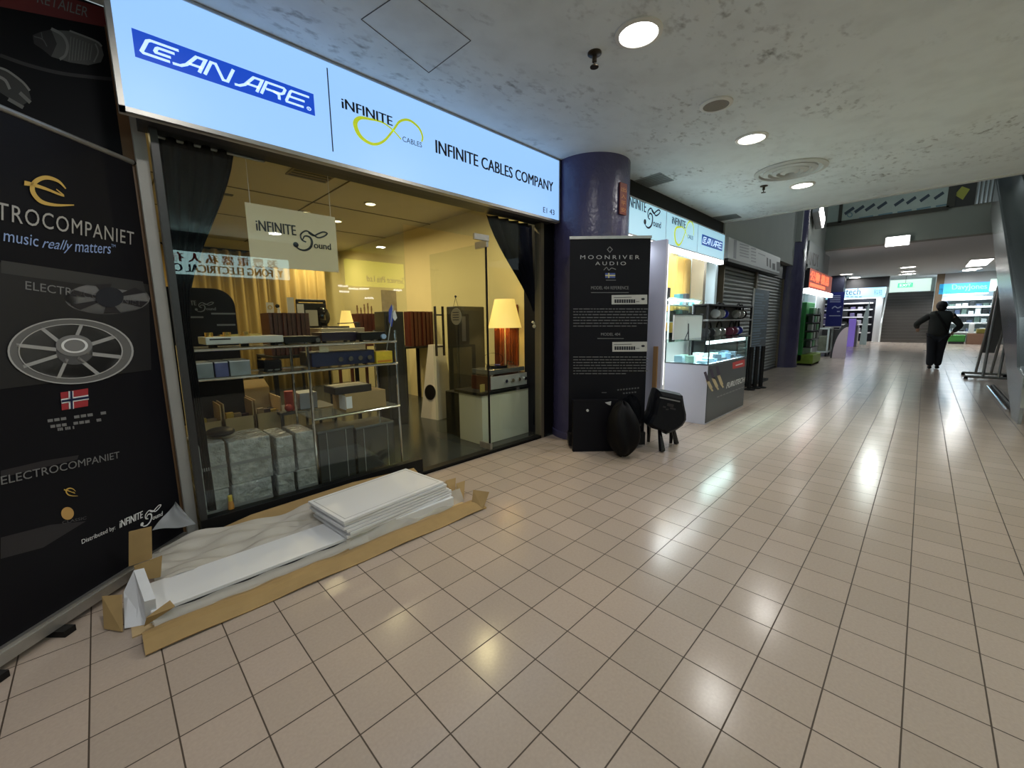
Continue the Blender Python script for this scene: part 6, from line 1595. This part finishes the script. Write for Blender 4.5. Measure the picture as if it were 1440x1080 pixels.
def human(label, loc, rz, jacket, trousers, hair, H=1.65, elbowL=(.02,.34,1.10), handL=(.20,.24,.98), elbowR=(-.04,-.34,1.10), handR=(.03,-.22,.95), footL=(-.02,.075), footR=(.10,-.085), lean=.0, strap=True):
    k = H/1.65
    th = thing('person', label, 'person', loc, rz)
    V = lambda x, y, z, r, r2=None: (x*k+lean*z*k*.0, (y+lean*z)*k, z*k, r*k, (r2 or r)*k)
    hl, hr_ = handL, handR
    def finger(base, d, n, l, r=.0075):
        out = [V(base[0]+d[0]*t*l/n, base[1]+d[1]*t*l/n, base[2]+d[2]*t*l/n, r) for t in range(1, n+1)]; return out
    J = [V(0,0,.90,.11,.08), V(0,0,1.05,.10,.075), V(0,0,1.25,.12,.08), V(0,0,1.385,.06,.05), V(.01,0,1.44,.05,.045), V(.03,0,1.50,.07,.085), V(.035,0,1.58,.078,.095), V(.03,0,1.635,.045,.06)]
    E = [(0,1),(1,2),(2,3),(3,4),(4,5),(5,6),(6,7)]
    def chain(start, pts):
        p_ = start
        for q_ in pts: J.append(q_); E.append((p_, len(J)-1)); p_ = len(J)-1
        return p_
    for sgn, el, ha in ((1,elbowL,handL),(-1,elbowR,handR)):
        wr = chain(2, [V(0,.17*sgn,1.34,.055), V(*el,.042), V(*ha,.026)])
        d = Vector(ha)-Vector(el); d.normalize(); d = d+Vector((0,0,-.3)); d.normalize(); sd = d.cross(Vector((1,0,.2))).normalized()
        pm = Vector(ha)+d*.055; pw = chain(wr, [V(*pm,.030,.016)])
        for i in range(4):
            b0 = pm+sd*(.024-.016*i)+d*.02; l = (.062,.072,.068,.052)[i]
            chain(pw, [V(*(b0+d*.01),.009), V(*(b0+d*(.01+l*.55)),.0082), V(*(b0+d*(.01+l*.8)+Vector((.02,0,-.01))),.007)])
        tb_ = Vector(ha)+d*.025+sd*.03; chain(wr, [V(*tb_,.010), V(*(tb_+d*.03+sd*.018),.009), V(*(tb_+d*.055+sd*.022),.0075)])
    for sgn, ft in ((1,footL),(-1,footR)):
        chain(0, [V(0,.09*sgn,.84,.085), V(ft[0]*.4+.03,.085*sgn*.5+ft[1]*.5,.48,.058), V(ft[0],ft[1],.09,.04), V(ft[0]+.12,ft[1],.035,.035)])
    body = skinmesh('body', J, E, SKIN, th, 1)
    def sk2(name, jj, ee, m, sub=2, root=0): return skinmesh(name, jj, ee, m, th, sub, root)
    el, ha, er, hr2 = elbowL, handL, elbowR, handR
    cuff = lambda e, h: tuple(e[i]+(h[i]-e[i])*.92 for i in range(3))
    JJ = [V(0,0,.75,.165,.205), V(0,0,.95,.165,.20), V(0,0,1.18,.18,.205), V(0,0,1.33,.13,.165), V(0,0,1.43,.07,.075),
          V(0,.17,1.33,.085), V(*el,.068), V(*cuff(el,ha),.05), V(0,-.17,1.33,.085), V(*er,.068), V(*cuff(er,hr2),.05)]
    sk2('jacket', JJ, [(0,1),(1,2),(2,3),(3,4),(3,5),(5,6),(6,7),(3,8),(8,9),(9,10)], jacket)
    LL = [V(0,0,.86,.13,.15), V(0,.09,.78,.115), V(footL[0]*.4+.03,.085*.5+footL[1]*.5,.47,.088), V(footL[0],footL[1],.07,.075), V(0,-.09,.78,.115), V(footR[0]*.4+.03,-.085*.5+footR[1]*.5,.47,.088), V(footR[0],footR[1],.07,.075)]
    sk2('trousers', LL, [(0,1),(1,2),(2,3),(0,4),(4,5),(5,6)], trousers)
    for ft in (footL, footR):
        JS = [V(ft[0]-.06,ft[1],.048,.045,.045), V(ft[0]+.04,ft[1],.046,.046,.042), V(ft[0]+.15,ft[1],.036,.040,.032)]
        sk2('shoe', JS, [(0,1),(1,2)], BLACK, 1)
    mb = MB(); q_ = lambda *a: V(*a, 0)[:3]
    mb.sph(q_(.005,0,1.545), .105*k, 20, (1.0,.96,1.12)); mb.sph(q_(-.03,0,1.50), .088*k, 16, (.8,1.02,1.05)); mb.sph(q_(.06,0,1.60), .085*k, 16, (.9,.95,.72))
    o = mb.build('hair', hair, smooth=True); attach_local(o, th)
    mb = MB()
    for sgn in (1,-1): mb.sph(V(.03,.088*sgn,1.53,0)[:3], .022*k, 10, (.8,.5,1.3))
    mb.sph(V(.13,0,1.515,0)[:3], .018*k, 8, (1.2,.8,1.2)); o = mb.build('face_detail', SKIN); attach_local(o, th)
    mb = MB()
    for sgn in (1,-1): mb.sph(V(.108,.032*sgn,1.545,0)[:3], .010*k, 8)
    o = mb.build('eye', BLACK); attach_local(o, th)
    if strap:
        mb = MB(); fr = lambda u, v: Vector(((-.155-.0*u)*k, u*k, v*k))
        pts = [(.10,1.40,-.10),(.06,1.34,-.135),(-.02,1.20,-.155),(-.10,1.05,-.155),(-.15,.95,-.13)]
        mb.tube([Vector((x*k,y*k,z*k)) for y,z,x in pts], .020*k); o = mb.build('bag_strap', BLACK); attach_local(o, th)
    return th
p = P(1312,519,2,0)
JK = mat('charcoal_jacket', (.022,.026,.024), .8, noise=.2, nscale=10); TR = mat('dark_trousers', (.012,.015,.022), .8); HA = mat('black_hair', (.006,.006,.007), .5)
human('person in a dark jacket walking away down the corridor, bag strap across the back', (p.x,p.y,0), R(4), JK, TR, HA, 1.65, elbowL=(.05,.40,1.10), handL=(.26,.36,1.00), elbowR=(-.06,-.36,1.06), handR=(.02,-.24,.90), footL=(-.03,.07), footR=(.08,-.07))
xp = 12.3
human('person in a dark red coat standing on the escalator at the right photo edge', (xp,EY-.72,ez_(xp)+.47), 0, mat('dark_red_coat', (.05,.010,.014), .7), TR, HA, 1.62, strap=False)
